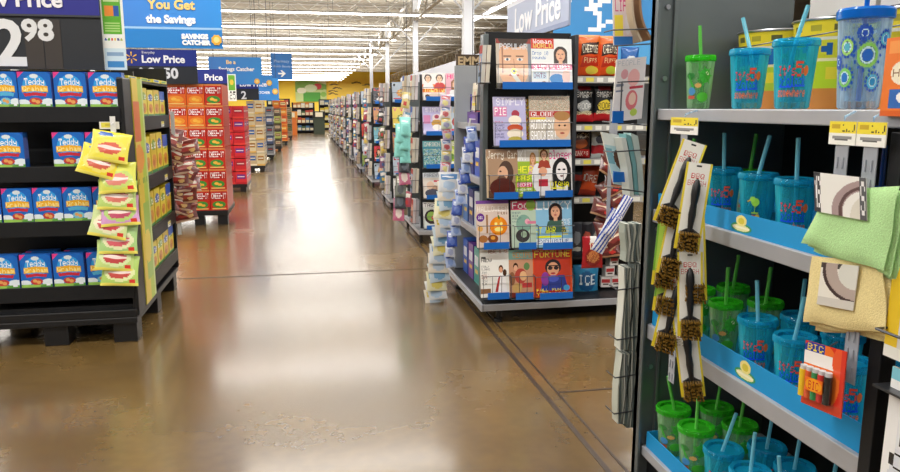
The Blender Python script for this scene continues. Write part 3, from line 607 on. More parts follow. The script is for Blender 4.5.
def c_jerry():
    cv = Cv(56, 70, 'a8886c').rect(0, .86, 1, 1, '5c4030').text(.05, .03, .98, .2, 'Jerry Gar', 'f4ecdc').ell(.62, .5, .24, .26, '4c3428').ell(.52, .5, .16, .15, 'd8a888').ell(.48, .62, .14, .08, '6c5040').ell(.5, .8, .4, .2, '542018').ell(.45, .46, .04, .015, '201814').line(.02, .2, .02, 1, .06, 'c8b090'); return cv
def c_ok():
    cv = Cv(56, 70, '98b838').rect(0, 0, 1, .26, 'd8d4cc').text(.04, .02, .5, .24, 'OK!', 'ffffff').rect(0, .02, .02, .24, '90b020').face(.75, .2, .1, 'e0ac88', 'b08048', 1, 'd0a0a0').text(.05, .36, .75, .5, 'HER', 'f4f040').text(.05, .52, .8, .66, 'BABY', 'f4f040').rect(.05, .7, .7, .8, 'd83c70').text(.08, .71, .66, .79, 'SECRET', 'ffffff').ell(.95, .6, .25, .3, 'e4e4e8'); return text_lines(cv, .05, .7, .83, 2, ['ffffff'], rg)
def c_closer():
    cv = Cv(64, 70, 'e4e2e2').rect(0, 0, .36, .3, 'c8ba8c').face(.2, .12, .09, 'e2b090', '6c4020', 0, 'a04030').text(.34, .02, 1, .22, 'closer', 'd82c88').ell(.7, .5, .27, .32, '181818').ell(.7, .48, .16, .2, 'e8e4e4').rect(.44, .4, .54, .9, '202020').rect(.87, .4, .97, .9, '202020')
    for q in (-1, 1): cv.ell(.7+q*.07, .44, .045, .018, '101010')
    cv.ell(.7, .58, .05, .018, '601c28').ell(.16, .48, .12, .1, 'dca080').text(.36, .7, .9, .82, 'DIANA', 'e8e020').rect(.36, .83, .8, .86, 'e8e020').rect(.03, .64, .3, .8, 'b83040'); return cv
def c_pump():
    cv = Cv(60, 78, 'dcc8bc').rect(0, 0, 1, .07, '78489c').text(.04, .12, .98, .24, 'HALLOWEEN', 'f4efe8').text(.66, .25, .95, .31, 'FUN', '785030').ell(.13, .36, .12, .09, '6c3490').text(.06, .33, .2, .39, '101', 'ffffff').ell(.68, .55, .27, .2, 'e8841c').ell(.68, .55, .14, .2, 'f09a28').line(.68, .34, .7, .38, .05, '587828').ell(.6, .5, .045, .03, 'fcf090').ell(.76, .5, .045, .03, 'fcf090').ell(.68, .62, .13, .045, 'fcf090').rect(.3, .3, .36, .7, '9c7048').ell(.2, .82, .14, .08, 'a86c38').ell(.5, .82, .16, .09, '8c4c24').ell(.5, .8, .07, .04, 'e8a040').ell(.12, .6, .08, .06, 'e8b060'); return cv
def c_food():
    cv = Cv(50, 78, 'b8ccb8').rect(0, 0, 1, .2, 'd0486c').text(.05, .02, .95, .18, 'Food', 'ffffff').ell(.8, .1, .2, .12, '90b048').ell(.5, .5, .3, .2, '80a898').ell(.65, .45, .1, .06, 'e8a8b8').rect(.65, .44, 1, .5, 'd87c98').ell(.45, .75, .28, .14, '403c3c').ell(.5, .72, .12, .07, 'a0b8a0'); return text_lines(cv, .05, .45, .24, 4, ['586878', 'ffffff'], rg)
def c_lucky():
    cv = Cv(64, 74, '88bcdc').text(.03, .02, .97, .2, 'LUCKY', 'f4f4f4').face(.55, .24, .14, 'e0a888', '30201c', 1, '3c5c50').text(.0, .56, .55, .72, 'AT WAR', 'e8f020').rect(.04, .75, .7, .8, 'e8f020').rect(0, .82, 1, .94, 'e4ecf0').text(.05, .83, .9, .92, 'EXCLUSIVE', '2858a0'); return text_lines(cv, .72, .98, .4, 6, ['ffffff', 'f4e040'], rg)
def c_real():
    cv = Cv(60, 78, 'eceae4').text(.3, .02, .98, .1, 'REAL & ME', '98483c').rect(.04, .16, .2, .2, '404040').text(.04, .2, .4, .27, 'NEW', '303030').ell(.72, .42, .08, .08, '583420').ell(.72, .44, .06, .06, 'dca080').poly([(.58, .55), (.85, .5), (.95, 1), (.5, 1)], 'f4f0f0').poly([(.62, .6), (.7, .55), (.6, .9), (.5, .9)], 'b03838').rect(0, .82, .35, .92, '8c6444').ell(.85, .5, .07, .07, '4c3020'); return text_lines(cv, .04, .34, .34, 7, ['707070', 'a06858'], rg)
def c_kids():
    cv = Cv(50, 78, 'c49070').rect(0, 0, 1, .2, '8cbcb0').text(.2, .05, .95, .17, 'RECIPE', 'e89838').ell(.3, .35, .1, .08, '402818').ell(.3, .38, .08, .06, 'e0a888').ell(.5, .55, .24, .16, 'b04438').ell(.6, .55, .14, .1, 'e0b080').ell(.75, .35, .12, .08, '60804c').ell(.35, .8, .2, .1, 'c8a060').rect(0, .9, 1, 1, '702c24').rect(.55, .7, .95, .8, 'c83c3c').ell(.15, .6, .12, .14, '8c5c3c'); return cv
def c_orange():
    cv = Cv(62, 76, 'd8541c').rect(.04, .03, .96, .97, 'c83c20').text(.06, .04, .96, .18, 'FORTUNE', 'f4d83c').ell(.52, .38, .2, .16, '281c1c').ell(.52, .42, .15, .14, 'dca07c').rect(.38, .34, .66, .36, '201818').ell(.45, .4, .06, .04, '302020').ell(.6, .4, .06, .04, '302020').ell(.52, .51, .06, .02, 'a83038').poly([(.28, .5), (.4, .55), (.52, .62), (.65, .55), (.8, .55), (.9, .86), (.2, .86)], '2c3c94').ell(.32, .62, .1, .14, '8c3c9c').ell(.52, .62, .14, .07, '4858c0').rect(.06, .86, .94, .97, 'a82820').text(.1, .82, .7, .88, 'FALL FUN', 'f4e040').text(.1, .9, .92, .96, 'YOUR LUCK', 'f4e040').ell(.85, .82, .08, .06, '48a0d8'); return cv
# ---------------------------------------------------------------- main magazine rack (nearest lane)
RY = 4.72
T = thing('magazine_rack', 'checkout end rack crowded with magazines and snacks, nearest lane', 'rack', (1.7, 5.2, 0))
obj('base_shelf', MB().box(1.14, 2.5, 4.68, 5.95, .10, .135), 'black_metal', T, bevel=.003)
obj('base_trim', MB().box(1.13, 2.5, 4.665, 4.68, .095, .14).box(1.12, 1.14, 4.665, 5.95, .095, .14), 'light_metal', T, bevel=.002)
for (x, y) in ((1.26, 4.74), (2.2, 4.74), (1.18, 5.7), (2.2, 5.7)): obj('leg', MB().tube([(x, y, .02), (x, y, .1)], .018, 10).tube([(x, y, 0), (x, y, .025)], .03, 12), 'black_plastic', T)
obj('back_panel', MB().box(1.2, 1.8, 4.93, 4.955, .135, 1.95), 'black_metal', T)
obj('upright', MB().box(1.17, 1.205, 4.86, 4.95, .135, 1.93), 'panel_grey', T, bevel=.003); obj('upright', MB().box(1.785, 1.81, 4.8, 4.95, .135, 1.93), 'shelf_grey', T, bevel=.003)
obj('end_panel', MB().box(1.18, 1.75, 5.86, 5.9, .135, 1.78), 'panel_light', T, bevel=.003)
rowsM = [  # cover, x0, x1, ytop, ybot, label
 (0, c_man, 497, 532, 39, 89, 'magazine with a close-up of a man\'s face, top pocket of the nearest rack'),
 (0, c_world, 532, 573, 39, 90, 'magazine with a dark-haired smiling woman and pink headline, top pocket'),
 (1, c_cake, 494, 527, 98, 147, 'lilac magazine showing a layered dessert, second pocket row'),
 (1, c_globe, 530, 571, 97, 145, 'tabloid with the headline AUTOPSY SHOCKER beside the dessert magazine'),
 (2, c_jerry, 487, 519, 151, 199, 'brown magazine with a bearded dark-haired face, third row'),
 (2, c_ok, 516, 540, 151, 198, 'green magazine with big white masthead and yellow words, third row'),
 (2, c_closer, 538, 573, 151, 197, 'white magazine with a black and white portrait and pink masthead, third row'),
 (3, c_pump, 477, 510, 203, 249, 'Halloween magazine with a carved orange pumpkin cover'),
 (3, c_food, 512, 537, 203, 249, 'magazine with pink masthead and grey-green food picture beside the pumpkin cover'),
 (3, c_lucky, 536, 573, 203, 249, 'light blue magazine with a woman and yellow words AT WAR'),
 (4, c_real, 481, 510, 252, 299, 'white magazine with a couple on its cover, bottom row corner'),
 (4, c_kids, 509, 534, 253, 299, 'brown and teal recipe magazine in the middle of the bottom row'),
 (4, c_orange, 533, 573, 252, 299, 'orange magazine with a woman in dark glasses and blue scarf, bottom row')]
zb = {}
RES = 2
for r, f, x0, x1, y0, y1, lab in rowsM:
    Yr = 4.70-(.015*r); lean = Vector((0, .05, 0))
    bl, br_, tl = P(x0, y1, Y=Yr), P(x1, y1, Y=Yr), P(x0, y0, Y=Yr)
    h = tl.z-bl.z; z = bl.z+.008; w = br_.x-bl.x-.003
    magazine(f(), (bl.x, Yr+.05, z+h), (w, 0, 0), (0, -.05, -h), .006, lab)
    zb.setdefault(r, []).append((bl.x, bl.x+w, z, Yr))
RES = 1
for r, l in zb.items():
    if r < 2: pocket(T, min(a[0] for a in l), max(a[1] for a in l), l[0][3], l[0][2]-.005, .17)
    else:
        for a in l: pocket(T, a[0]+.01, a[1], a[3], a[2]-.005, .17)
# newspapers peeking behind
cv = Cv(30, 30, 'e8c840').speck(0, 0, 1, 1, ['d84830', 'f0e8e0', '385898'], .4, rg)
p = P(521, 99, Y=4.74); magazine(cv, (p.x, 4.775, p.z), (.09, 0, 0), (0, -.02, -.28), .004, 'yellow and red magazine peeking out between dessert magazine and tabloid')
# wire pockets seen from the side at the rack's corner (x 478-495)
SP = 'magazines seen edge-on at the corner of the nearest rack'
def side_pocket(T, x, y, z, w=.06, h=.2, n=3, lab='', grp='', seed=0, d=.2):
    r = random.Random(seed)
    mb = MB()
    for zz in (z+.01, z+h*.55): mb.tube([(x, y, zz), (x-w, y, zz), (x-w, y+d, zz), (x, y+d, zz)], .003, 6)
    mb.tube([(x-w, y, z), (x-w, y, z+h*.55)], .003, 6).tube([(x-w, y+d, z), (x-w, y+d, z+h*.55)], .003, 6).tube([(x-w*.5, y, z), (x-w*.5, y+d, z)], .003, 6)
    obj('wire_pocket', mb, 'wire', T)
    for k in range(n):
        xx = x-w+.006+k*(w-.01)/n; c = r.choice(['d8d0c0', 'c8c4bc', 'b8a890', 'd0c8cc', 'a8a8b0', 'e0d8c8'])
        cv = Cv(14, 18, r.choice(['c8b0a0', 'b4b8c8', 'd8d0b8', 'c07868', '889cb8'])).rect(0, 0, 1, .2, r.choice(['a83830', '3858a0', 'e8e0d0', '484848'])).ell(.5, .5, .25, .2, 'd8b098').rect(.1, .75, .9, .85, r.choice(['f0e8d8', '404850', 'e8d048']))
        th = (w-.012)/n
        mb = MB().prism([(xx, y+.005, z+.012), (xx+th*.9, y+.005, z+.012), (xx+th*.9+.012, y+.005, z+h), (xx+.012, y+.005, z+h)], (0, d-.015, 0), c)
        mb.sheet(cv, (xx+.012-.0006, y+d-.01, z+h), (0, -d+.015, 0), (-.012, 0, -h+.012))
        tag(obj('magazine', mb, 'matte'), lab, 'magazine', grp)
side_pocket(T, 1.195, 4.76, 1.60, .07, .25, 2, 'pale magazine seen edge-on in the top corner pocket of the nearest rack', SP, 1, .1)
# snack shelves to the right
for k, (py, d) in enumerate(((79, .35), (127, .35), (161, .35), (199, .35), (222, .0), (299, .42))):
    if not d: continue
    z = P(600, py-2, Y=4.9).z
    s_ = obj('snack_shelf', MB().box(1.81, 2.5, 4.9, 4.9+d, z-.015, z), 'black_metal', T)
    cv = Cv(60, 6, 'b8b8b4')
    for q in range(9): cv.rect(.03+q*.11, .1, .1+q*.11, .9, ['f0f0e8', 'e8dc60', 'f0f0e8'][q % 3])
    obj('price_rail', MB().box(1.81, 2.5, 4.888, 4.9, z-.042, z+.004, 'b0b0b0').sheet(cv, (1.81, 4.887, z+.002), (.69, 0, 0), (0, 0, -.042)), 'card', s_)
obj('snack_back', MB().box(1.81, 2.5, 5.33, 5.35, .135, 1.66), 'black_metal', T)
def bag(px, pyt, pyb, w, Y, cv, lab, name='crisp_bag', cat='snack bag', t=.06, rz=0, ry=0, group=None, rx=0, mat='foil'):
    a, b_ = P(px, pyt, Y=Y), P(px, pyb, Y=Y); h = a.z-b_.z
    o = obj(name, place(pouch_mb(cv, w, h, t), a, rz=rz, ry=ry, rx=rx), mat, smooth=60); return tag(o, lab, cat, group)
def c_chip(b2='e8d048'):
    return Cv(40, 52, 'e2521c').rect(0, 0, 1, .06, 'f0a060').poly([(0, .1), (1, .02), (1, .3), (0, .2)], 'ec7428').poly([(.15, .22), (.95, .16), (.9, .46), (.1, .5)], '3c1c14').text(.18, .24, .9, .44, 'CHEETOS', 'f4ead0').poly([(.2, .55), (.9, .5), (.95, .75), (.1, .78)], 'c03018').text(.25, .56, .85, .68, 'PUFFS', 'f4d8a0').ell(.65, .86, .3, .1, b2)
RES = 2
bag(589, 35, 76, .165, 5.0, c_chip(), 'orange crisp bag on the top snack shelf, nearer the magazines'); bag(609, 36, 76, .15, 5.02, c_chip('c8d040'), 'orange crisp bag with green-yellow foot, right of the other orange bag')
bag(574, 42, 76, .12, 5.06, Cv(20, 30, 'd84820').ell(.5, .4, .3, .2, 'f0d8b0'), 'orange bag half hidden behind the top magazine')
def c_pop(c): return Cv(36, 46, '16181c').rect(.2, 0, .8, .12, '8c1820').text(.1, .16, .9, .32, 'SMART', 'f0f0ec').ell(.5, .56, .36, .16, c).text(.15, .48, .85, .64, 'ROOF', 'f4f4f0' if c != 'e8d040' else '202020').rect(0, .76, 1, 1, 'c01c24').speck(.1, .7, .9, .8, ['f0e8c0', 'e8e0b0'], .6, rg)
bag(584, 86, 122, .15, 5.0, c_pop('a8acac'), 'black and red popcorn bag with grey oval, second snack shelf'); bag(604, 86, 121, .15, 5.0, c_pop('e8d040'), 'black and red popcorn bag with yellow oval, second snack shelf')
def c_jerk(): return Cv(36, 46, '3c2018').rect(0, 0, 1, .1, 'a08060').text(.1, .14, .9, .3, 'JACK', 'f0e0c8').ell(.5, .5, .36, .16, 'a05028').rect(0, .7, 1, 1, 'a81c1c').text(.1, .76, .9, .92, "LINK'S", 'f4e8d8')
bag(580, 129, 158, .16, 5.0, c_jerk(), 'brown and red jerky bag on the third snack shelf'); bag(600, 131, 159, .13, 5.02, Cv(20, 30, 'c8ccc8').rect(0, .5, 1, .8, 'b02830').ell(.5, .3, .3, .15, '40404c'), 'white and red snack bag beside the jerky bag')
RES = 1
bag(630, 47, 76, .14, 5.02, Cv(30, 30, '2468b8').ell(.5, .5, .3, .2, 'e0e8f0'), 'blue crisp bag at the right end of the top snack shelf')
bag(592, 165, 196, .13, 5.02, Cv(24, 30, 'c0481c').text(.1, .3, .9, .55, 'ORE', 'f0e8e0').rect(0, .8, 1, 1, '902c18'), 'tilted orange snack bag on the fourth snack shelf', ry=.15)
bag(578, 166, 195, .12, 5.04, Cv(20, 28, '24262c').rect(.1, .3, .9, .5, 'b83028'), 'dark bag with red band left of the tilted orange bag')
for i, (px, c, c2) in enumerate(((577, '343840', '80868c'), (587, '28282e', 'b05040'), (597, '40424a', 'a8a8a0'), (607, '583430', 'd0b090'))):
    bag(px, 222, 256, .09, 4.98, Cv(16, 26, c).ell(.5, .45, .34, .2, c2).rect(.1, .75, .9, .85, 'c8c8c0'), f'small dark snack packet on the low shelf, {ordn[i]} from the magazines', group='small dark packets on the low snack shelf', t=.03)
T5 = obj('snack_shelf', MB().box(1.81, 2.5, 4.9, 5.3, P(600, 256, Y=4.9).z-.02, P(600, 256, Y=4.9).z-.006), 'black_metal', T)
bag(586, 264, 297, .2, 4.94, Cv(30, 30, '2c88b8').ell(.5, .5, .35, .3, '1c5c90').text(.15, .3, .85, .6, 'ICE', 'e4f0f4').rect(0, .8, 1, .9, '58b0d0'), 'bright blue snack bag at the bottom of the snack shelves', t=.08)
bag(574, 268, 297, .09, 4.96, Cv(20, 26, '7cbccc').rect(.1, .3, .9, .6, 'e0ecec'), 'pale teal bag squeezed beside the blue bag', t=.04)
for i, (x, z) in enumerate(((2.12, .135), (2.2, .135), (2.28, .135), (2.36, .135), (2.15, .215), (2.25, .215), (2.18, .295))):
    zz = z+.02; cv = Cv(14, 14, 'e4e0dc').rect(.1, .2, .9, .55, 'c03438').rect(.2, .65, .8, .8, '584038')
    R = Matrix.Rotation(rg.uniform(-.2, .2), 3, 'Z')
    mb = MB().box(-.036, .036, -.001, .06, 0, .075, 'dcd8d4').sheet(cv, (-.036, -.0016, .075), (.072, 0, 0), (0, 0, -.075)); mb.xf(Matrix.Translation((x, 4.93, zz)) @ R.to_4x4())
    tag(obj('candy_carton', mb, 'card'), 'small white and red carton heaped at the foot of the snack shelves', 'carton', 'small white and red cartons heaped on the base shelf')
# jerky strip, striped bag, red pouch hanging in front
t = thing('clip_strip', 'clip strip of brown jerky pouches hanging before the snack shelves', 'clip strip', (2.0, 4.62, .7))
mbs = MB().box(2.0, 2.03, 4.62, 4.624, .72, 1.42); obj('strip', mbs, 'strip_clear', t); obj('hook', MB().tube([(2.015, 4.62, 1.42), (2.015, 4.7, 1.44), (2.015, 4.9, 1.43)], .004, 6), 'wire', t)
for i in range(10):
    px = [612, 606, 614, 603, 612, 602, 610, 600, 607, 603][i]; py = 150+i*10
    cv = Cv(22, 20, '5c2018').ell(.5, .5, .38, .26, '84302a').rect(.15, .42, .8, .52, 'e0c8a8').rect(0, .88, 1, 1, 'b08868').ell(.7, .75, .14, .08, 'c83028')
    o = obj('jerky_pouch', place(pouch_mb(cv, .17, .12, .03), P(px+3, py, Y=4.6-.005*(i % 3)), rz=.4*math.sin(i*1.9), ry=.5*math.sin(i*1.3+.5), rx=-.35), 'foil', smooth=60)
    tag(o, 'brown jerky pouch with cream lettering on the strip before the snack shelves', 'snack pouch', 'brown jerky pouches on the hanging strip')
cv = Cv(30, 40, 'e8eaf0')
for k in range(7): cv.line(-.4+k*.28, 1.05, .1+k*.28, -.05, .11, '2048b0')
cv.rect(.2, .45, .85, .58, 'f0f0f8').text(.22, .46, .82, .57, 'OREO', '2048b0')
bag(629, 196, 240, .075, 4.3, cv, 'blue and white striped pouch hanging from the strip, upper one', t=.035, ry=.5, rz=.1); bag(618, 210, 256, .085, 4.34, cv, 'blue and white striped pouch hanging from the strip, lower one', t=.035, ry=.45, rz=-.1)
t = thing('clip_strip', 'clear clip strip behind the striped pouches', 'clip strip', (1.86, 4.38, .7)); obj('strip', MB().box(1.87, 1.895, 4.38, 4.383, .72, 1.5), 'strip_clear', t)
cv = Cv(34, 34, 'b02028').poly([(.35, 0), (.65, 0), (.68, .2), (.32, .2)], 'f0ece8').ell(.5, .62, .4, .3, '8c1c20').ell(.5, .62, .26, .2, 'c87848').text(.3, .22, .7, .4, 'TACO', 'f4e4c4').speck(.2, .5, .8, .8, ['d89858', '903020'], .5, rg)
bag(593, 236, 268, .15, 4.55, cv, 'red pouch with a narrow white neck hanging low before the snack shelves', t=.05)
# fallen magazines in tall wire pockets behind the foreground panel
Tp = thing('wire_rack', 'tall wire magazine rack on the back of the dark panel', 'rack', (1.3, 2.58, 0))
obj('post', MB().box(1.27, 1.29, 2.475, 2.5, 0, 1.95).box(1.36, 1.38, 2.475, 2.5, 0, 1.95), 'black_metal', Tp)
def px_mag(corn, Y, cv, lab, th=.008, dy=.0):   # corn: tl, tr, bl in photo pixels on the plane Y
    tl, tr, bl = (P(*c, Y=Y) for c in corn); tl.y += dy; tr.y += dy
    return magazine(cv, tl, tr-tl, bl-tl, th, lab)
RES = 2
cvw = Cv(44, 70, 'dcd8da').text(.05, .03, .8, .12, 'PEOPLE', 'b8bcc4').ell(.62, .32, .2, .14, 'e8b0b0').ell(.3, .25, .12, .08, 'd8a0a8').ell(.6, .68, .2, .16, 'd87880').ell(.62, .66, .12, .1, 'ecc8b8').rect(.05, .4, .3, .44, '80889c').rect(.05, .5, .3, .53, '80889c').rect(.5, .46, .95, .5, 'c04858').ell(.7, .88, .12, .06, 'b8d060')
px_mag([(620, 59), (650, 56), (612, 122)], 2.72, cvw, 'pale magazine with pink portraits standing in the wire pocket left of the dark panel', dy=.03)
cvt = Cv(40, 50, 'd8c8cc').text(.1, .25, .9, .45, 'LIFE', 'c84c80').rect(.05, .5, .5, .85, 'ecd850').ell(.75, .65, .16, .18, 'd8d4d8').rect(0, .86, 1, 1, '3c7cc8')
px_mag([(615, -16), (634, -16), (614, 45)], 2.66, cvt, 'pink and yellow magazine in the highest wire pocket left of the panel', dy=.02)
RES = 1
for i, (x0, y0, x1, y1, c) in enumerate(((632, -12, 641, 42, 'c8b8a0'), (640, -10, 651, 40, 'a88460'))):
    a, b_ = P(x0, y0, Y=2.62), P(x1, y1, Y=2.62); w_ = b_.x-a.x; n = 10
    fr = [Vector((a.x+w_*(.5-.5*math.cos(k/n*PI))*1.0, 2.62, a.z+(b_.z-a.z)*math.sin(k/n*PI/2)**.7)) for k in range(n+1)]
    bk = [q+Vector((.006, 0, .006)) for q in fr[::-1]]
    mb = MB(); mb.prism(fr+bk+[fr[0]+Vector((.004, 0, .0))], (0, .1, 0), c)
    tag(obj('magazine', mb, 'matte'), ['curled cream magazine bending in the highest wire pocket', 'brown-edged magazine curling beside the cream one in the highest pocket'][i], 'magazine')
cvb = Cv(30, 50, 'a8c8d0').rect(0, 0, 1, .25, 'd8dcd8').ell(.6, .5, .3, .2, '5c4438').rect(.1, .75, .9, .9, '3c74c4').rect(0, .3, .3, .6, '70a0b0')
px_mag([(604, 132), (626, 136), (614, 184)], 2.74, cvb, 'tilted blue-green magazine hanging in the middle wire pocket', dy=.03)
for i, (a0, a1, b0, c) in enumerate((((621, 138), (626, 138), (630, 196), 'c8d0cc'), ((626, 134), (631, 136), (635, 194), '70a4a8'), ((631, 133), (638, 136), (639, 194), 'b8c8c4'))):
    A, B, D = P(*a0, Y=2.66), P(*a1, Y=2.66), P(*b0, Y=2.66)
    tag(obj('magazine', MB().prism([A, A+(D-A)*.5+Vector((.008, 0, 0)), D, D+(B-A)*.8, A+(D-A)*.5+(B-A)*.8+Vector((.008, 0, 0)), B], (0, .07, 0), c), 'matte'), f'folded pale magazine slumping in the middle wire pocket, {ordn[i]} from the left', 'magazine')
obj('blue_strip', MB().box(P(614, 150, Y=2.7).x, P(627, 150, Y=2.7).x, 2.695, 2.70, P(620, 182, Y=2.7).z, P(620, 172, Y=2.7).z), 'blue_strip', Tp)
obj('blue_strip', MB().box(P(612, 120, Y=2.7).x, P(623, 120, Y=2.7).x, 2.695, 2.70, P(620, 123, Y=2.7).z, P(620, 111, Y=2.7).z), 'blue_strip', Tp)
for (pa, pb_, Y) in (((611, 122), (641, 125), 2.70), ((622, 82), (648, 81), 2.70), ((613, 46), (650, 44), 2.62), ((613, 30), (650, 29), 2.62), ((613, 188), (643, 192), 2.62), ((618, 290), (642, 287), 2.53), ((617, 340), (641, 336), 2.53), ((615, 378), (638, 374), 2.53), ((614, 414), (637, 410), 2.53), ((612, 152), (642, 150), 2.64)):
    a, b_ = P(*pa, Y=Y), P(*pb_, Y=Y)
    obj('wire_pocket', MB().tube([a+Vector((0, .08, 0)), a, b_, b_+Vector((.0, -(Y-2.475), 0))], .0028, 6), 'wire', Tp)
obj('wire_pocket', MB().tube([P(622, 82, Y=2.7), P(620, 124, Y=2.7)], .0028, 6), 'wire', Tp)
# thick stacks of papers edge-on low in the rack
for i, (x0, x1, y0, y1, lean) in enumerate(((624, 634, 268, 350, -3), (633, 643, 264, 352, -3), (621, 631, 354, 424, -4), (630, 640, 352, 428, -5), (626, 643, 224, 262, -1))):
    A, B, D = P(x0, y0, Y=2.54), P(x1, y0, Y=2.54), P(x0+lean, y1, Y=2.54); w = (B-A)
    mb = MB(); n = 7
    for k in range(n):
        c = ['d4d6cc', '707a78', 'c0c4b8', '5c6a68', 'a0a89e'][(k+i) % 5]; b0 = A+w*(k/n); q_ = [0, .25, .5, .75, 1]
        wob = lambda t_: Vector((.005*math.sin(t_*5+k*.9+i), 0, 0)); e = w*(.8/n)
        pts = [b0+(D-A)*t_+wob(t_) for t_ in q_]+[b0+(D-A)*t_+wob(t_)+e for t_ in q_[::-1]]
        mb.prism(pts, (0, .055+.008*(k % 3), 0), c)
    tag(obj('newspaper_bundle', mb, 'matte'), ['upper outer bundle of folded white papers in the low wire rack', 'upper inner bundle of folded papers beside the dark panel', 'lowest outer bundle of folded papers in the wire rack', 'lowest inner bundle of papers beside the dark panel', 'grey folded papers above the two upper bundles'][i], 'newspapers')
# ---------------------------------------------------------------- end cap of the nearest lane (facing the aisle)
for z in (1.335, .95, .56):
    s_ = obj('end_shelf', MB().box(1.21, 1.6, 4.98, 5.86, z-.02, z).box(1.2, 1.212, 4.98, 5.86, z-.045, z+.004), 'light_metal', T, bevel=.002)
cvp = Cv(20, 20, '4c2c90').ell(.5, .4, .3, .2, '6c4cb8').rect(.2, .6, .8, .7, 'd8d0e8')
o = obj('display_tray', MB().box(1.225, 1.245, 5.25, 5.6, 1.337, 1.42, '3c2c98').box(1.245, 1.42, 5.25, 5.262, 1.337, 1.42, '4030a0').box(1.245, 1.42, 5.588, 5.6, 1.337, 1.55, '4030a0').box(1.225, 1.42, 5.25, 5.6, 1.337, 1.342, '4030a0').box(1.41, 1.42, 5.25, 5.6, 1.342, 1.6, '4030a0').sheet(cvp, (1.224, 5.6, 1.42), (0, -.35, 0), (0, 0, -.083)), 'card')
tag(o, 'purple counter tray on the top end shelf of the nearest lane', 'display tray')
for i in range(5):
    c = ['d85060', 'e07888', 'c83c50', 'e8a0a8', '9c7ccc'][i]; y = 5.28+i*.06
    tag(obj('lip_balm_pack', MB().box(1.25, 1.37, y, y+.045, 1.343, 1.50, c).box(1.249, 1.25, y+.005, y+.04, 1.36, 1.42, 'f0e0e0'), 'card'), f'small {["coral", "pink", "red", "pale pink", "violet"][i]} pack standing in the purple counter tray', 'small pack')
for zi, (z, cc) in enumerate(((.952, ['1c3c9c', '2c58c0', '18307c', '3c3cb0']), (.562, ['1c4890', 'c0ccd8', '28387c', '4c7cc0']), (.137, ['24489c', '3c9c94', '6c3c98', '2858b8']))):
    for i in range(4):
        y = 5.02+i*.2; c = cc[i]; cv = Cv(14, 18, c).rect(.15, .25, .85, .5, 'dfe4ee').rect(.2, .6, .8, .7, 'e8c040')
        o = obj('product_box', MB().box(1.235, 1.4, y, y+.16, z, z+.27, c).sheet(cv, (1.234, y+.16, z+.27), (0, -.16, 0), (0, 0, -.27)), 'card')
        tag(o, f'blue-toned box on the {["middle", "low", "base"][zi]} end shelf of the nearest lane, {ordn[i]} from the magazines', 'box', 'blue-toned boxes on the end shelves')
# side-on pockets and strips hanging off this end
side_pocket(T, 1.20, 5.0, 1.42, .05, .2, 2, 'beige magazine edge-on above the purple tray of the nearest lane', 'beige magazines above the purple tray', 5, .16)
def hang_strip(name_lab, pts, Y, w, h, cols, lab, grp, seed, mat='foil', t_=.02, name='hanging_pack', cat='hanging pack', rz=.0):
    r = random.Random(seed); a = P(*pts[0], Y=Y); b_ = P(*pts[-1], Y=Y)
    t = thing('clip_strip', name_lab, 'clip strip', (b_.x, Y+.02, b_.z)); obj('strip', MB().tube([a+Vector((0, .02, .05)), b_+Vector((0, .02, 0))], .006, 6), 'white_plastic', t)
    for i, q in enumerate(pts):
        c = cols[i % len(cols)]; cv = Cv(18, 18, c[0]).rect(.1, .12, .9, .4, c[1]).ell(.5, .68, .3, .2, c[2]).rect(.15, .2, .7, .28, 'ffffff')
        o = obj(name, place(pouch_mb(cv, w, h, t_), P(*q, Y=Y-.004*(i % 3)), rz=rz+r.uniform(-.25, .25), ry=r.uniform(-.12, .12), rx=-.3), mat, smooth=60); tag(o, lab, cat, grp)
hang_strip('clip strip of pale packets hanging off the far corner of the nearest lane', [(449-i*1.2, 172+i*9) for i in range(14)], 5.35, .16, .15,
           [('d8dce0', '5c90c8', 'b0c8e0'), ('e8e0d0', 'd8c050', 'c0d0e0'), ('c8d8e4', 'e0e4e8', '78a8cc'), ('e8e4c0', '70a8b8', 'e0d070')], 'pale blue and yellow packet on the strip at the corner of the nearest lane', 'pale packets on the corner strip', 3)
hang_strip('clip strip of blue packs slanting down the end shelves of the nearest lane', [(471-i*1.9, 126+i*10.5) for i in range(13)], 5.0, .075, .11,
           [('a8b8dc', '3c58b0', '8098cc'), ('3450a8', 'c0cce8', '5870b8'), ('c8ccd8', '4c60a8', 'a0a8c8')], 'small blue and white pack on the slanting strip of the nearest lane', 'blue and white packs on the slanting strip', 4)
hang_strip('clip strip of small multicoloured packs below the pale magazine pockets', [(446, 95+i*11) for i in range(8)], 5.9, .09, .1,
           [('c0b0c8', 'd87880', 'e0d890'), ('d8d0c8', '7890b8', 'c05858'), ('b8c0a8', 'e0c868', '8888a8')], 'multicoloured small pack on the strip behind the grey end panel', 'multicoloured packs behind the end panel', 8)
# brown header sign above the grey end panel
t = thing('shelf_sign', 'dark brown sign with pale lettering above the grey end panel', 'sign', (1.3, 5.95, 1.78))
obj('panel', MB().box(1.2, 1.52, 5.91, 5.93, 1.782, 1.87, '4c3c2c'), 'sign', t); lettering('EMMY', .09, (1.21, 5.909, 1.79), UX, UZ, 'c8b088', t, off=.003)
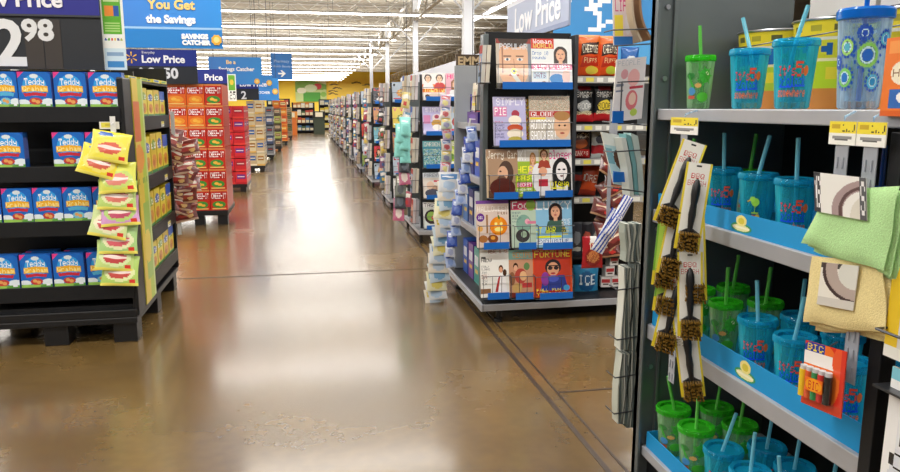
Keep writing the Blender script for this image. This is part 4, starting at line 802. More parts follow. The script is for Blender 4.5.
# ================================================================== other lanes
def rcover(r, w=18, h=24):
    bg = r.choice(['d8d4e4', 'e0dcd4', 'b8c8d8', 'c84840', 'e8d050', '78b0c0', 'd8a0b0', '90a860', '303038', 'e4e4e4', 'c08860'])
    cv = Cv(w, h, bg); tc_ = r.choice(['c02838', 'ffffff', '2848a0', 'e8c020', 'e03880', '202020'])
    cv.text(.06, .04, .94, .2, r.choice(['HOME', 'STAR', 'FOOD', 'LIFE', 'STYLE']), tc_)
    if r.random() < .6: cv.face(r.uniform(.4, .65), .42, .15, 'e0b090', r.choice(['302018', '805030', 'c8a060']), 1, r.choice(['8c3040', '304878', 'e0e0e0', '406048']))
    else: cv.ell(.55, .55, .28, .2, r.choice(['e8a050', 'a83838', 'f0e8d8', '709848'])).ell(.5, .5, .14, .1, r.choice(['f0d080', 'd86840', '587838']))
    cv.rect(.05, .8, r.uniform(.5, .95), .86, r.choice(['e8e040', 'ffffff', 'c83050', '2858a0'])); return cv
def lane(Y, idx, ncol, px, detail):
    nm = ['second', 'third', 'fourth', 'fifth', 'sixth', 'seventh', 'eighth', 'ninth', 'tenth', 'eleventh', 'twelfth'][idx]
    r = random.Random(100+idx); x0 = 1.19
    T = thing('magazine_rack', f'checkout end rack of magazines on the {nm} lane along the aisle', 'rack', (x0+.4, Y+.5, 0))
    obj('base_shelf', MB().box(x0-.03, x0+1.3, Y, Y+1.2, .10, .14), 'light_metal', T)
    for (lx, ly) in ((x0+.0, Y+.04), (x0+.5, Y+.04), (x0+.0, Y+1.1)): obj('leg', MB().tube([(lx, ly, 0), (lx, ly, .1)], .018, 8), 'black_plastic', T)
    obj('back_panel', MB().box(x0+.02, x0+.6, Y+.2, Y+.22, .14, 1.8), 'shelf_grey', T)
    obj('end_panel', MB().box(x0, x0+.55, Y+1.1, Y+1.13, .14, 1.75), 'panel_grey', T)
    for z in (1.3, .95, .6): obj('end_shelf', MB().box(x0+.02, x0+.4, Y+.22, Y+1.1, z-.03, z), 'black_metal', T)
    for k, (z, h) in enumerate(((.16, .28), (.49, .27), (.82, .28), (1.17, .29), (1.53, .28))):
        w = .245 if k >= 3 else .2
        for c in range(ncol):
            xx = x0+.03+c*(w+.005); lb = f'magazine in the rack of the {nm} lane, {["bottom", "fourth", "third", "second", "top"][k]} row'
            if detail: lb = D2[(k, c)]
            else: lb = f'small distant magazine on the rack of the {nm} checkout lane'
            cv = D2C[(k, c)]() if detail and (k, c) in D2C else rcover(r, px, int(px*1.3))
            magazine(cv, (xx, Y+.10, z+h), (w, 0, 0), (0, -.05, -h), .006, lb, None if detail else f'magazines of the {nm} lane')
        pocket(T, x0+.03, x0+.03+ncol*(w+.005), Y+.05, z-.005, .15)
    # magazines edge-on at the aisle corner
    for j in range(5):
        side_pocket(T, x0-.01, Y+.1, .2+j*.33, .08, .27, 2, f'edge-on grey magazine at the aisle corner of the {nm} lane rack', f'edge-on magazines of the {nm} lane', 50*idx+j, .16)
        if not detail or j > 1: side_pocket(T, x0-.01, Y+.75, .22+j*.33, .08, .27, 2, f'edge-on magazine at the rear corner of the {nm} lane rack', f'rear edge-on magazines of the {nm} lane', 50*idx+j+9, .16)
    for j in range(6):
        c = r.choice(['a8485c', '4c7c98', 'c8b878', '687050', '8c5c80', 'c0c4cc', '303038']); cv = Cv(10, 12, c).rect(.1, .2, .9, .45, 'e0dcd4').ell(.5, .7, .25, .15, r.choice(['c04040', 'e0c050', '4868a8']))
        o = obj('hanging_pack', place(pouch_mb(cv, .11, .18, .03), (x0-.07, Y+.5, 1.62-j*.22), rz=-.5+r.uniform(-.4, .4), ry=r.uniform(-.2, .2), rx=-.2), 'foil', smooth=60)
        tag(o, f'small hanging pack between the corner magazines of the {nm} lane', 'hanging pack', f'hanging packs of the {nm} lane')
    return T
def c_hall():
    return Cv(56, 60, 'e4dcd8').rect(0, .42, 1, .72, 'e07020').text(.06, .45, .94, .7, 'TREATS', 'f8e880').face(.25, .2, .12, 'e8c0a0', '282020', 0, 'e0e0e0').face(.75, .2, .12, 'e8c0a0', '282020', 0, 'c03030').ell(.5, .85, .35, .1, 'd8c0b0').ell(.2, .86, .1, .07, '483028')
def c_cup2(): return Cv(50, 56, 'b8b0dc').text(.15, .04, .95, .2, 'SIMPLY', 'f0eef8').ell(.62, .4, .2, .14, 'e8d8dc').ell(.62, .36, .1, .07, 'a83050').ell(.62, .6, .24, .14, 'c4943c').ell(.62, .74, .2, .1, 'f0e8e0').rect(.05, .3, .35, .6, 'd080b0')
def c_grn(): return Cv(50, 60, '3c88a0').rect(0, 0, 1, .24, '68b0b8').text(.08, .05, .92, .2, 'GARDEN', 'f0f0e8').speck(.05, .3, .95, .9, ['2c5878', '4c98c0', 'd8e8e8', '88b048'], .8, rg)
def c_lime(): return Cv(44, 60, 'b0cc40').text(.08, .04, .92, .2, 'HOMES', 'f4f4e0').ell(.5, .5, .3, .2, 'dce890').ell(.5, .6, .2, .12, '6c9830').rect(.1, .78, .9, .86, 'f0f0e0')
def c_pho(): return Cv(44, 60, 'e4dcd4').rect(0, 0, 1, .2, 'd8e0e8').text(.1, .04, .9, .17, 'PARENT', '80889c').ell(.4, .5, .2, .16, 'e8c8b0').ell(.65, .62, .15, .12, 'd0a890').ell(.5, .8, .4, .16, '484858').rect(.6, .3, .95, .36, 'c83850')
def c_peach(): return Cv(44, 60, 'e8a878').text(.1, .04, .9, .2, 'FAMILY', 'f8f0e8').ell(.5, .5, .26, .2, 'e0c0a0').ell(.5, .7, .3, .12, 'a8c8c0').rect(.1, .84, .8, .9, 'f0f0e8')
def c_twn(): return Cv(50, 60, 'd8dcd8').rect(0, 0, 1, .2, 'e8e8e8').text(.05, .03, .95, .18, 'TASTE', '404850').ell(.5, .56, .42, .28, '3c2c2c').ell(.45, .54, .25, .18, '8cb050').ell(.6, .6, .16, .1, 'd0504c')
def c_rice(): return Cv(50, 60, 'd06078').text(.05, .03, .95, .2, 'SOUP', 'f8e8f0').ell(.5, .58, .42, .28, '382028').ell(.5, .56, .33, .22, 'e0c0a0').ell(.4, .52, .12, .08, 'b83c38').ell(.62, .6, .1, .07, '88a848')
D2 = {(4, 0): 'magazine with orange treats band in the top row of the second lane rack', (4, 1): 'magazine at the top of the second lane rack, right of the orange treats cover',
 (3, 0): 'lilac magazine with a cupcake on the second lane rack', (3, 1): 'magazine right of the lilac cupcake cover on the second lane rack',
 (2, 0): 'teal garden magazine on the second lane rack', (2, 1): 'lime green magazine on the second lane rack', (1, 0): 'pale family magazine on the second lane rack',
 (1, 1): 'peach family magazine on the second lane rack', (0, 0): 'grey magazine with a bowl of greens, bottom of the second lane rack', (0, 1): 'pink magazine with a soup bowl, bottom of the second lane rack'}
D2C = {(4, 0): c_hall, (3, 0): c_cup2, (2, 0): c_grn, (2, 1): c_lime, (1, 0): c_pho, (1, 1): c_peach, (0, 0): c_twn, (0, 1): c_rice}
lane(7.72, 0, 2, 30, True)
for i, Y in enumerate((10.5, 13.5, 16.5, 19.5, 22.5, 25.5, 28.5, 31.5, 34.5)): lane(Y, i+1, 2, 16 if i < 2 else 9, False)
hang_strip('strip of teal cloths hanging at the aisle corner of the second lane', [(405, 117), (401, 124), (405, 131), (400, 138), (404, 144)], 7.55, .12, .2, [('84ccc4', '9cdcd4', '74bcb4')], 'bright teal folded cloth hanging on the corner of the second lane rack', 'teal cloths on the second lane corner', 5, 'matte', .04, 'hanging_cloth', 'cloth')
hang_strip('strip of dark striped packs hanging under the teal cloths of the second lane', [(404-i*1.2, 150+i*12) for i in range(5)], 7.6, .12, .24, [('34343c', 'a8a890', '58606c'), ('b05878', '404048', 'd8c8c0'), ('585c50', 'c8c8b8', '303438')], 'dark striped pack hanging under the teal cloths', 'dark striped packs on the second lane corner', 6)
# ================================================================== FOREGROUND TUMBLER SHELVES
FX = 1.22; FB = 1.72; Y0, Y1 = 1.345, 2.43
S = thing('tumbler_shelf', 'dark metal checkout end shelving holding plastic straw tumblers', 'shelf unit', (1.47, 1.9, 0))
pm = MB().box(1.19, FB, Y1, Y1+.03, .02, 1.90).box(1.255, 1.268, Y1-.012, Y1, .02, 1.9).box(1.19, 1.2, Y1-.02, Y1+.03, .02, 1.9)
obj('side_panel', pm, 'panel_grey', S, bevel=.002)
obj('back_panel', MB().box(FB, FB+.02, Y0, Y1+.03, .02, 1.75), 'black_metal', S)
for (y, z) in ((Y1-.002, 1.79), (Y1-.002, 1.55), (Y1-.002, 1.02), (Y1-.002, .5)): obj('bolt', MB().tube([(1.232, y, z), (1.232, y-.008, z)], .0085, 12), 'steel', S)
obj('upright', MB().box(FX-.02, FX+.02, Y0-.035, Y0, 0, 1.40), 'black_metal', S, bevel=.002)
obj('base', MB().box(FX+.02, FB, Y0, Y1, .02, .12), 'black_metal', S)
ZS = [1.445, 1.092, .667, .19]
for z, lip in zip(ZS, (.037, .045, .052, .035)):
    obj('shelf', MB().box(FX, FB, Y0-(.5 if z > 1.4 else 0), Y1, z-.016, z).box(FX-.012, FX, Y0-(.5 if z > 1.4 else 0), Y1-.01, z-lip, z+.001), 'light_metal', S, bevel=.003)
# blue cardboard trays
TN = ['second', 'third', 'bottom']
trays = []
for i, (z, h) in enumerate(((1.092, .058), (.667, .07), (.19, .06))):
    x0, x1 = FX+.004, FX+.36
    cv = Cv(150, 12); A = '1492d0'
    cv.a[:] = (*hexc(A), 1)
    # badge near the middle
    pc_ = [P(740, 228, X=FX).y, P(744, 374, X=FX).y, 1.6][i]; u = (Y1-.02-pc_)/(Y1-.02-Y0-.01)
    
    mb = MB().box(x0, x0+.004, Y0+.01, Y1-.02, z, z+h, A).box(x1-.004, x1, Y0+.01, Y1-.02, z, z+h, A).box(x0, x1, Y0+.01, Y0+.014, z, z+h, A).box(x0, x1, Y1-.024, Y1-.02, z, z+h, A).box(x0, x1, Y0+.01, Y1-.02, z, z+.003, '1c98cc')
    mb.sheet(cv, (x0-.0008, Y1-.02, z+h), (0, -(Y1-.02-Y0-.01), 0), (0, 0, -h))
    cb = Cv(60, 36); cb.ell(.5, .72, .46, .26, '3c9c58').ell(.5, .74, .38, .18, 'e8e4a8').ell(.5, .34, .24, .3, 'f0e48c').ell(.5, .36, .14, .18, 'd8c840').rect(.12, .66, .88, .78, 'f4f0d0')
    mb.sheet(cb, (x0-.0014, pc_+.055, z+h*.95), (0, -.11, 0), (0, 0, -h*.9))
    trays.append(tag(obj('cardboard_tray', mb, 'matte'), f'bright blue cardboard tray holding the tumblers on the {TN[i]} shelf', 'display tray'))
# tumblers
def tumbler(kind, p, h=.185, r=.056, straw=(.01, .02), label='', group=None, sl=.10, face_a=None, bird=False):
    t = thing('straw_tumbler', label, 'tumbler', p, group); x, y, z = p
    body, lid = {'teal': ('teal_clear', 'teal_lid'), 'green': ('green_clear', 'green_lid'), 'blue': ('clear', 'blue_lid'), 'navy': ('dark_blue_clear', 'dark_blue_clear')}[kind]
    rb = r*.74; hb = h*.9
    prof = [(.001, z+.001), (rb*.9, z+.001), (rb, z+.006), (r*.95, z+hb)]
    inner = [(r*.91, z+hb), (rb*.9, z+.02), (.001, z+.018)]
    obj('cup_body', MB().lathe([(a, b_-z) for a, b_ in prof+inner], p, 28), body, t, smooth=40)
    obj('lid', MB().lathe([(.001, hb+.006), (r*.78, hb+.006), (r*.8, hb+h*.09), (r*.97, h+.002), (r*1.03, h-.004), (r*1.03, hb+.001), (r*.93, hb-.002)], p, 28), lid, t, smooth=30)
    sx, sy = straw; q = Vector((x, y, z)); c = {'teal': 'straw_teal', 'green': 'straw_green', 'blue': 'blue_lid', 'navy': 'dark_blue_clear'}[kind]
    obj('straw', MB().tube([q+Vector((-sx*1.2, -sy*1.2, .02)), q+Vector((0, 0, h)), q+Vector((sx, sy, h+sl))], .0058, 10), c, t, smooth=50)
    # printed design wraps the side towards the aisle and camera
    a0 = face_a if face_a is not None else math.atan2(-y, -x-.25); cv = Cv(100, 60)
    if kind == 'teal' and bird:
        cv.ell(.5, .45, .09, .1, '9ce04c').ell(.44, .38, .06, .07, 'a8e858').line(.38, .4, .33, .44, .03, 'f0b030').line(.5, .55, .49, .7, .015, 'a8d040').rect(.42, .7, .58, .73, 'a8d040').ell(.5, .82, .1, .06, 'c8482c').ell(.56, .8, .05, .05, 'e0b030')
    elif kind == 'teal':
        v = abs(int((x+y*3)*1000)) % 3 if group is None else 0
        cv.text(.22, .3, .56, .5, "It's", 'f02c34').text(.56, .22, .7, .52, '5', 'f84828').ell(.76, .4, .05, .1, 'f87830').text(.24, .5, .78, .7, "o'clock", '1850f0').line(.24, .72, .76, .7, .03, '1850f0').text(.2, .74, .8, .92, 'somewhere', 'f0703c')
    elif kind == 'bird':
        pass
    elif kind == 'green':
        cv.ell(.7, .3, .16, .18, '44b83c').ell(.75, .25, .05, .06, 'e8f4d0').ell(.25, .3, .14, .08, '2c7c38').line(.2, .3, .35, .6, .06, '3ca838').ell(.66, .85, .18, .12, '50c030').ell(.3, .7, .12, .1, '4c90c8').rect(.15, .82, .4, .9, 'c85848').ell(.5, .55, .1, .06, 'd8a860')
        for k in range(7): cv.line(.7, .3, .7+.22*math.cos(k*.9), .3+.24*math.sin(k*.9), .035, '38a830')
    elif kind == 'blue':
        cv = Cv(70, 60)
        for (cx, cy, rr, c1, c2) in ((.62, .42, .17, '2068c8', '8cd060'), (.28, .3, .11, '58b8d0', 'a8e070'), (.25, .72, .13, '2878d0', '80d068'), (.75, .78, .1, '2890c8', '58b8e0'), (.55, .12, .08, '1c50c0', '1c50c0'), (.08, .5, .07, '2060c8', '2060c8'), (.9, .2, .09, '2c88d8', '60c8e0')):
            for k in range(14): cv.ell(cx+rr*1.25*math.cos(k*.449), cy+rr*1.25*math.sin(k*.449), .02, .022, '1850b8')
            cv.ring(cx, cy, rr, rr, .72, c2); cv.ell(cx, cy, rr*.5, rr*.5, c1); cv.ring(cx, cy, rr*.68, rr*.68, .8, 'd0f0f8')
    def fn(u, v):
        z_ = hb*(.93-.8*v); rr = (rb+(r*.95-rb)*(z_/hb))+.0012; an = a0-1.25+2.5*u
        return Vector((x+rr*math.cos(an), y+rr*math.sin(an), z+z_))
    if kind != 'navy':
        mb = MB().grid(cv, fn)
        if mb.f: obj('printed_design', mb, 'card', t)
    return t
TP = ZS[0]+.001
tumbler('green', (1.32, 2.345, TP), .176, .05, (-.004, .01), 'small clear green-lidded tumbler with palm prints by the dark panel, top shelf', sl=.10)
tumbler('teal', (1.32, 2.06, TP), .176, .058, (-.012, .03), 'teal straw tumbler on the top shelf, next to the green-lidded one', sl=.095)
tumbler('teal', (1.32, 1.845, TP), .186, .06, (.02, -.01), 'teal straw tumbler on the top shelf, beside the large patterned tumbler', sl=.09)
tumbler('blue', (1.325, 1.60, TP), .235, .062, (.0, .0), 'large clear tumbler with blue and green circle pattern and blue lid', sl=.12)
def at(px, X): return P(px, 200, X=X).y
z2 = ZS[1]+.004
o2 = ['first', 'second', 'third', 'fourth', 'fifth', 'sixth', 'seventh', 'eighth']
tumbler('green', (1.30, 2.33, z2), .15, .045, (.005, .0), 'green-lidded tumbler on the second shelf behind the brush cards', sl=.10)
ys2 = [P(722, 200, X=1.30).y, P(757, 200, X=1.30).y, P(795, 200, X=1.30).y]
for i, y in enumerate(ys2): tumbler('teal', (1.30, y, z2), .165, .056, [(-.0, .01), (.02, -.01), (-.005, .0)][i], f'teal straw tumbler on the second shelf, {o2[i]} one after the green tumbler', sl=.11, bird=i == 1)
tumbler('green', (1.44, 2.2, z2), .15, .045, (.0, -.02), 'green-lidded tumbler in the second row behind, on the second shelf', sl=.12)
tumbler('navy', (1.30, 1.47, z2), .17, .052, (.0, .0), 'dark blue tumbler near the clip strips on the second shelf, front one', sl=.1)
tumbler('navy', (1.43, 1.47, z2), .17, .052, (.0, .01), 'dark blue tumbler on the second shelf, behind the other dark blue one', sl=.1)
z3 = ZS[2]+.004
for i, (px, X, k) in enumerate(((697, 1.31, 'green'), (724, 1.30, 'green'), (757, 1.29, 'teal'), (796, 1.285, 'teal'))):
    y = P(px, 330, X=X).y
    tumbler(k, (X, y, z3), .17, .056 if k == 'teal' else .052, [(0, .01), (0, 0), (-.005, .01), (.01, -.01)][i], f'{k} straw tumbler in the front row of the third shelf, {o2[i]} from the panel', sl=.11)
for i, (X, y, k) in enumerate(((1.44, 2.25, 'green'), (1.43, 2.05, 'green'), (1.43, 1.88, 'teal'), (1.43, 1.70, 'teal'), (1.29, 1.5, 'teal'), (1.43, 1.5, 'teal'))):
    tumbler(k, (X, y, z3), .17, .055, (.005, .005*i-.01), f'{k} tumbler {"in the back row" if X > 1.4 else "in front"} of the third shelf, {o2[i]} along', sl=.11)
z4 = ZS[3]+.004
for i, (X, y, k) in enumerate(((1.292, 2.345, 'green'), (1.29, 2.18, 'green'), (1.29, 2.01, 'teal'), (1.29, 1.86, 'teal'), (1.29, 1.71, 'teal'), (1.29, 1.56, 'teal'))):
    tumbler(k, (X, y, z4), .175, .062, [(-.03, .0), (.0, .0), (.03, -.01), (.005, 0), (-.02, 0), (.01, 0)][i], f'{k} straw tumbler in the front row of the bottom shelf, {o2[i]} from the panel', sl=.12)
for i, (X, y, k) in enumerate(((1.45, 2.32, 'green'), (1.45, 2.17, 'green'), (1.44, 2.0, 'teal'), (1.44, 1.86, 'teal'), (1.44, 1.7, 'teal'), (1.44, 1.54, 'teal'))):
    tumbler(k, (X, y, z4), .175, .06, (.02, .01), f'{k} straw tumbler in the back row of the bottom shelf, {o2[i]} from the panel', sl=.12)
# printed pails behind the tumblers
def pail(p, r, h, lab, top='e2cf2c', mid='1c68b8', low='b4cc38'):
    t = thing('printed_pail', lab, 'pail', p); x, y, z = p; N = 48; cv = Cv(N, 30, low)
    cv.rect(0, 0, 1, .2, top).rect(0, .2, 1, .24, 'e8e8d8').rect(0, .24, 1, .42, mid).rect(0, .42, 1, .46, 'e8e0b0').rect(0, .78, 1, 1, 'd88a3c')
    for k in range(12): cv.ell((k+.5)/12, .6, .03, .08, ['8cc030', 'e8d838', 'b0d048'][k % 3]).ell((k+.2)/12, .1, .02, .05, 'a8a030' if k % 2 else '5c5c2c').ell((k+.7)/12, .33, .02, .06, '2ca050' if k % 3 == 0 else '1858a0')
    f = lambda u, v: Vector((x+(r*.8+r*.2*(1-v))*math.cos(-u*2*PI), y+(r*.8+r*.2*(1-v))*math.sin(-u*2*PI), z+h*(1-v)))
    obj('bucket', MB().grid(cv, f), 'card', t, smooth=40); obj('liner', MB().lathe([(r*.98, h), (r*.79, .006), (.001, .005)], p, 40), 'pail_in', t, smooth=40)
    ring = [Vector((x+r*1.01*math.cos(a), y+r*1.01*math.sin(a), z+h)) for a in [k*PI/20 for k in range(41)]]; obj('rim', MB().tube(ring, .004, 6), 'steel', t, smooth=50)
    hd = [Vector((x+(r+.004)*math.cos(a)*.75, y-(r+.008)*math.sin(a)*.75 if 0 else y+(r+.01)*math.cos(a), z+h-.02-.045*math.sin(a))) for a in [k*PI/16 for k in range(17)]]
    hd = [Vector((x-(r+.012)*math.sin(a), y+(r+.012)*math.cos(a), z+h-.02-.03*math.sin(a))) for a in [k*PI/16 for k in range(17)]]
    obj('handle', MB().tube(hd, .0022, 6), 'wire', t, smooth=50)
pail((1.565, 2.28, TP), .128, .25, 'yellow and blue striped pail behind the teal tumblers, nearest the dark panel'); pail((1.565, 1.99, TP), .128, .255, 'yellow and lime pail behind the gap left of the patterned tumbler', mid='c8c82c', low='bcd828')
pail((1.565, 1.70, TP), .128, .25, 'striped pail standing behind the large patterned tumbler', mid='d8c830')
t = thing('header_board', 'tan cardboard header resting on top of the dark panel', 'board', (1.45, 2.4, 1.76)); obj('panel', MB().box(1.20, 1.66, 2.434, 2.46, 1.9, 1.98), 'tan_board', t)
for i, (a, b_, c) in enumerate(((1.38, 1.74, 'dfe0e2'), (1.76, 2.05, 'd4d6da'), (2.07, 2.38, 'e2e2e0'))):
    o = obj('white_carton', MB().box(1.745, 2.0, a, b_, 1.5, 2.05, c).box(1.744, 1.745, a+.02, b_-.02, 1.55, 1.58, 'b8bcc4'), 'matte'); tag(o, f'plain white carton behind the pails, {["nearest", "middle", "farthest"][i]} of three', 'carton')
obj('carton_ledge', MB().box(1.74, 2.05, Y0, Y1, 1.47, 1.5), 'black_metal', S); obj('carton_support', MB().box(1.9, 1.93, Y0, Y1, 0, 1.47), 'black_metal', S)
# ---------------------------------------------------------------- clip strips, brushes
def price_tag_on(t, y0, y1, z0, z1, X):
    cv = Cv(22, 16, 'f2f2ec').rect(0, 0, 1, .5, 'f0dc3c').rect(.1, .12, .4, .3, 'c8a828').text(.5, .1, .95, .42, '1.78', '403820').rect(.15, .62, .85, .72, '909090').rect(.25, .78, .75, .84, '606060')
    obj('price_tag', MB().box(X, X+.002, y0, y1, z0, z1, 'f0f0e8').sheet(cv, (X-.0006, y1, z1), (0, -(y1-y0), 0), (0, 0, -(z1-z0))), 'card', t)
def clip_strip(px, X, z0, lab, wy=.04, top=1.43, tw=.042):
    y = P(px, 135, X=X).y; t = thing('clip_strip', lab, 'clip strip', (X, y, z0))
    mb = MB().box(X, X+.002, y-wy/2, y+wy/2, z0, top-.03)
    k = top-.09
    while k > z0+.02:
        for s_ in (-1, 1): mb.tube([(X-.001, y+s_*wy*.22, k), (X-.003, y+s_*wy*.22, k-.025)], .0022, 6)
        k -= .042
    obj('strip', mb, 'strip_clear', t); obj('hook', MB().tube([(X+.001, y, top-.03), (X+.001, y, top+.0), (FX-.014, y, top+.012)], .0025, 6), 'clear', t)
    price_tag_on(t, y-tw, y+tw, top-.062, top-.01, X-.002); return y
yb = clip_strip(684, 1.165, .55, 'clear clip strip carrying the grill brushes beside the dark panel', tw=.085)
ya = clip_strip(843, 1.18, 1.12, 'clear clip strip holding the green washcloths, farther of the two')
yc = clip_strip(872, 1.18, .84, 'clear clip strip nearest the camera, running down to the lighter pack')
def brush_parts(bg='f2f0e8', ed='ecd83c'):
    root = thing('grill_brush', 'x', 'brush', (0, 0, 0), 'grill brushes hanging on the clip strip')
    cv = Cv(60, 150, bg).rect(0, 0, .08, 1, ed).rect(.92, 0, 1, 1, ed).rect(0, .82, 1, 1, 'f0d830').rect(.4, .03, .6, .05, '303030').text(.25, .12, .75, .18, 'BBQ', 'c8282c').text(.15, .2, .85, .26, 'BRUSH', 'c8282c').rect(.2, .86, .8, .92, 'e07830')
    obj('backing_card', MB().box(-.036, .036, .002, .004, -.255, 0, 'e8e4d0').sheet(cv, (-.036, .001, 0), (.072, 0, 0), (0, 0, -.255)), 'card', root)
    hb_ = MB(); pr = [(.006, -.05), (.0115, -.065), (.0125, -.09), (.009, -.12), (.011, -.15), (.008, -.18), (.007, -.2)]
    hb_.lathe([(0.001, -.045)]+pr, (0, -.012, 0), 12); obj('handle', hb_, 'black_plastic', root, smooth=50)
    obj('head', MB().box(-.027, .027, -.016, -.004, -.252, -.2).prism([(-.008, -.014, -.19), (.008, -.014, -.19), (.024, -.014, -.2), (-.024, -.014, -.2)], (0, .008, 0)), 'black_plastic', root, bevel=.002)
    bm = MB(); r = random.Random(2)
    for i in range(8):
        for j in range(6):
            x, z = -.0245+i*.007, -.25+j*.0095; bm.tube([(x, -.016, z), (x+r.uniform(-.003, .003), -.044, z+r.uniform(-.003, .003)-.004)], .0026, 5, r2=.0034)
    obj('bristles', bm, 'brass', root); return root
b0 = brush_parts(); bG = brush_parts('b4d850', '7cb838'); R_ = lambda ry, rz, rx=0: Euler((rx, ry, rz), 'XYZ')
BL = [(695, 142, .30, 'highest'), (700, 163, .10, 'second highest'), (686, 192, .16, 'third'), (692, 216, -.08, 'fourth'), (676, 232, .10, 'fifth'), (690, 252, -.05, 'sixth'), (682, 270, .18, 'seventh'), (674, 262, -.04, 'eighth'), (672, 205, .06, 'ninth'), (684, 316, -.16, 'lowest')]
for i, (px, py, ry, nm) in enumerate(BL):
    X = 1.12-.008*(i % 3); p = P(px, py, X=X); rt = R_(ry*1.0, -.45, -.06)
    lb = f'black grill brush with brass bristles on a yellow-edged card, {nm} on the strip'
    if i == 0: b0.location = p; b0.rotation_euler = rt; b0['label'] = lb
    elif i == 4: bG.location = p; bG.rotation_euler = rt; bG['label'] = lb.replace('yellow-edged', 'green')
    elif i in (7, 8): dup(bG, p, rt, lb.replace('yellow-edged', 'green'))
    else: dup(b0, p, rt, lb)
# ---------------------------------------------------------------- washcloths
def cloth(corn, X, mat, lab, lblc, lays, band):
    t = thing('washcloth', lab, 'washcloth', P(*corn[2], X=X))
    for k in range(lays):
        off = Vector((.012*k, -.006*k, -.008*k))
        tl, tr, bl, br_ = [P(*c, X=X)+off for c in corn]; mb = MB(); N = 14
        def fn(sg):
            def f(u, v):
                p = tl*(1-u)*(1-v)+tr*u*(1-v)+bl*(1-u)*v+br_*u*v
                e = min(1, 6*min(u, 1-u, v, 1-v))**.5
                return p+Vector((-sg*.0065*e+.002*math.sin(u*11+k)*math.sin(v*7), .001*math.sin(v*9+k), .003*math.sin(u*8+k*2)*v))
            return f
        cv = Cv(N, N, 'ffffff'); mb.grid(cv, fn(1)); mb.grid(cv, fn(-1), back='ffffff'); obj('folded_layer', mb, mat, t, smooth=80)
    tl, tr, bl = [P(*c, X=X-.012) for c in band]; obj('paper_label', MB().prism([tl, bl, bl+(tr-tl), tr], (.001, 0, 0), 'e8e4e0').sheet(lblc, tl+Vector((-.0008, 0, 0)), tr-tl, bl-tl), 'card', t)
    return t
cv1 = Cv(60, 44, 'ecebe6').rect(0, 0, .14, 1, '3c3c40').text(.01, .1, .13, .9, 'MS', 'f0f0f0').ring(1.1, .9, .75, .85, .72, 'a89494').ring(1.1, .9, .62, .72, .9, '5c4444').ell(1.1, 1.0, .4, .6, 'dcd8cc').rect(.88, 0, 1, 1, '58585c').text(.9, .1, .99, .9, 'S', 'e8e8e8')
cloth([(828, 190), (900, 186), (801, 243), (884, 272)], 1.15, 'terry_green', 'folded light green washcloths with a paper label hanging from the strip', cv1, 3, [(814, 172), (866, 178), (815, 211)])
cv2 = Cv(50, 50, 'e8e4da').rect(0, 0, 1, .12, '484440').ring(1.0, .1, .9, .7, .6, 'b4a49c').ring(1.0, .1, .95, .75, .9, '483838').rect(0, .8, 1, 1, 'd0ccc4').ell(1, .2, .5, .35, 'd8d8d0')
cloth([(812, 256), (884, 262), (803, 322), (886, 334)], 1.165, 'terry_yellow', 'folded pale yellow washcloths with a paper label below the green ones', cv2, 3, [(822, 262), (859, 266), (817, 304)])
# ---------------------------------------------------------------- lighter pack
tl, tr, bl = P(806, 340, X=1.14), P(847, 352, X=1.14), P(801, 402, X=1.14)
t = thing('lighter_pack', 'red and orange blister pack of lighters hanging over the third shelf lip', 'lighter pack', tuple(bl))
cv = Cv(60, 76, 'e8702c').rect(0, 0, .5, .14, '2c3c98').text(.06, .02, .46, .13, 'BIC', 'f0d840').ring(.35, .5, .7, .7, .8, 'd83020').rect(0, .14, .85, .34, 'f0ece8').ell(.9, .2, .2, .25, 'e85830').rect(.9, 0, 1, 1, 'd83828').rect(0, .85, 1, 1, 'd04028').ell(.3, .75, .2, .1, 'f0c830')
u, v = tr-tl, bl-tl
obj('card', MB().prism([tl, bl, bl+u, tr], (.002, 0, 0), 'd84830').sheet(cv, tl+Vector((-.0008, 0, 0)), u, v), 'glossy', t)
for i, c in enumerate(('e8c42c', 'd8582c', '2c8c50', 'c83030', '282828')):
    q = tl+u*(.12+.155*i)+v*.42+Vector((-.012, 0, 0)); e = v*.42; 
    obj('lighter', MB().tube([q, q+e], .0095, 10, c).tube([q-v*.06, q], .008, 8, 'c8c8cc'), 'glossy', t, smooth=50)
q = tl+u*.3+v*.5+Vector((-.0235, 0, 0)); cv = Cv(40, 20, 'f07020').ell(.5, .5, .48, .48, 'f0a020').text(.2, .2, .8, .85, 'BIC', 'c82020')
obj('label_band', MB().prism([q, q+v*.2, q+v*.2+u*.42, q+u*.42], (.001, 0, 0), 'e88020').sheet(cv, q+Vector((-.001, 0, 0)), u*.42, v*.2), 'glossy', t)
obj('hook', MB().tube([tl+u*.5+v*.05, tl+u*.5+v*.02+Vector((.03, 0, .01))], .002, 6), 'wire', t)
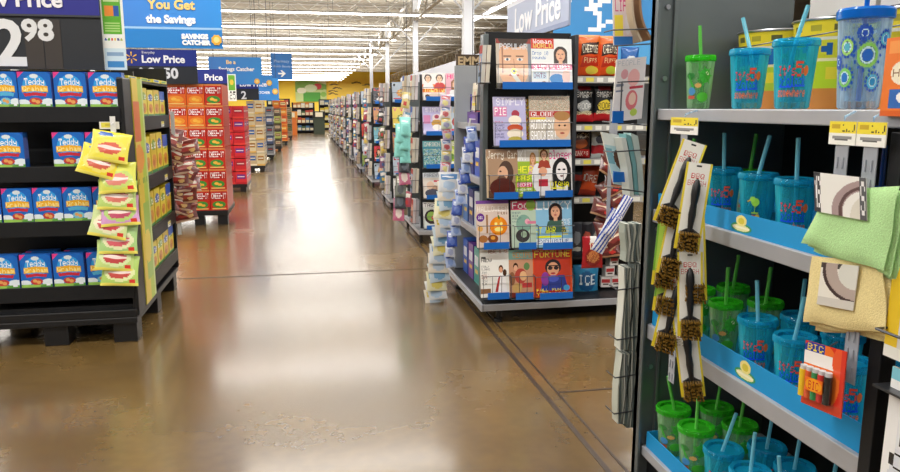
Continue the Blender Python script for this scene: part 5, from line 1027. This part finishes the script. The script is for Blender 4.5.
# ---------------------------------------------------------------- next rack at the right edge
t = thing('wire_rack', 'dark wire magazine rack at the near end of the tumbler shelves', 'rack', (1.24, 1.2, 0))
obj('post', MB().box(1.25, 1.28, .95, 1.28, 0, 1.9), 'black_metal', t)
for z in (.62, 1.0): obj('wire_pocket', MB().tube([(1.25, 1.27, z), (1.145, 1.27, z), (1.145, .95, z)], .003, 6).box(1.15, 1.25, .95, 1.27, z-.125, z-.12), 'wire', t)
cvA = Cv(50, 70, 'e4e6ea').rect(0, 0, .14, 1, 'f0f0f0').face(.45, .26, .2, 'e0a888', '3c2420', 1, 'd8dce4').text(.08, .58, .4, .7, 'C', '181818').rect(0, 0, 1, .08, '80c8dc').ell(.4, .86, .2, .12, 'c05058').text(.45, .6, .95, .7, 'OSMO', '181818')
qA = P(893, 366, X=1.175); magazine(cvA, qA, (0, -.22, 0), (-.004, 0, -.30), .006, 'magazine with a smiling dark-haired woman at the right edge, below the yellow-spined one')
cvB = Cv(40, 70, 'd8d8d4').rect(0, 0, .16, 1, 'e8c430').speck(.2, .05, .9, .9, ['7090a0', 'c8c8c0', '50687c', 'a8b0a8'], .6, rg).rect(0, .9, 1, 1, 'e8e8e0')
qB = P(897, 238, X=1.175); magazine(cvB, qB, (0, -.22, 0), (-.004, 0, -(qB.z-P(893, 358, X=1.175).z)), .006, 'yellow-spined magazine in the upper pocket at the right edge')
cvO = Cv(40, 70, 'e87828').ell(.55, .45, .35, .16, 'f0e8d0').text(.25, .4, .85, .5, 'HIT', '805020').rect(.2, .66, .9, .9, '2c68b8').ell(.6, .76, .2, .08, 'f0f0f0').rect(.1, .04, .9, .2, 'f09848').rect(0, .93, 1, 1, 'd8601c')
pO = P(884, 116, X=1.2); pT = P(896, 38, X=1.2)
o = obj('hanging_card', MB().box(1.19, 1.205, pO.y-.1, pO.y, pO.z, pT.z, 'e07020').sheet(cvO, (1.189, pO.y, pT.z), (0, -.1, 0), (0, 0, -(pT.z-pO.z))), 'card', smooth=None); tag(o, 'orange carded pack standing at the near end of the top shelf', 'carded pack')
# ================================================================== world and view
w = bpy.data.worlds.new('world'); bpy.context.scene.world = w; w.use_nodes = True
w.node_tree.nodes['Background'].inputs[0].default_value = (.9, .95, 1, 1); w.node_tree.nodes['Background'].inputs[1].default_value = .3
sc = bpy.context.scene
sc.view_settings.view_transform = 'Standard'; sc.view_settings.look = 'None'; sc.view_settings.gamma = 1; sc.view_settings.exposure = 0.0
sc.view_settings.use_curve_mapping = False
sc.cycles.max_bounces = 8; sc.cycles.diffuse_bounces = 4; sc.cycles.transparent_max_bounces = 16; sc.cycles.caustics_reflective = False; sc.cycles.caustics_refractive = False
sc.cycles.use_denoising = True; sc.cycles.sample_clamp_indirect = 6
for o in bpy.data.objects:
    if '_o' in o: del o['_o']
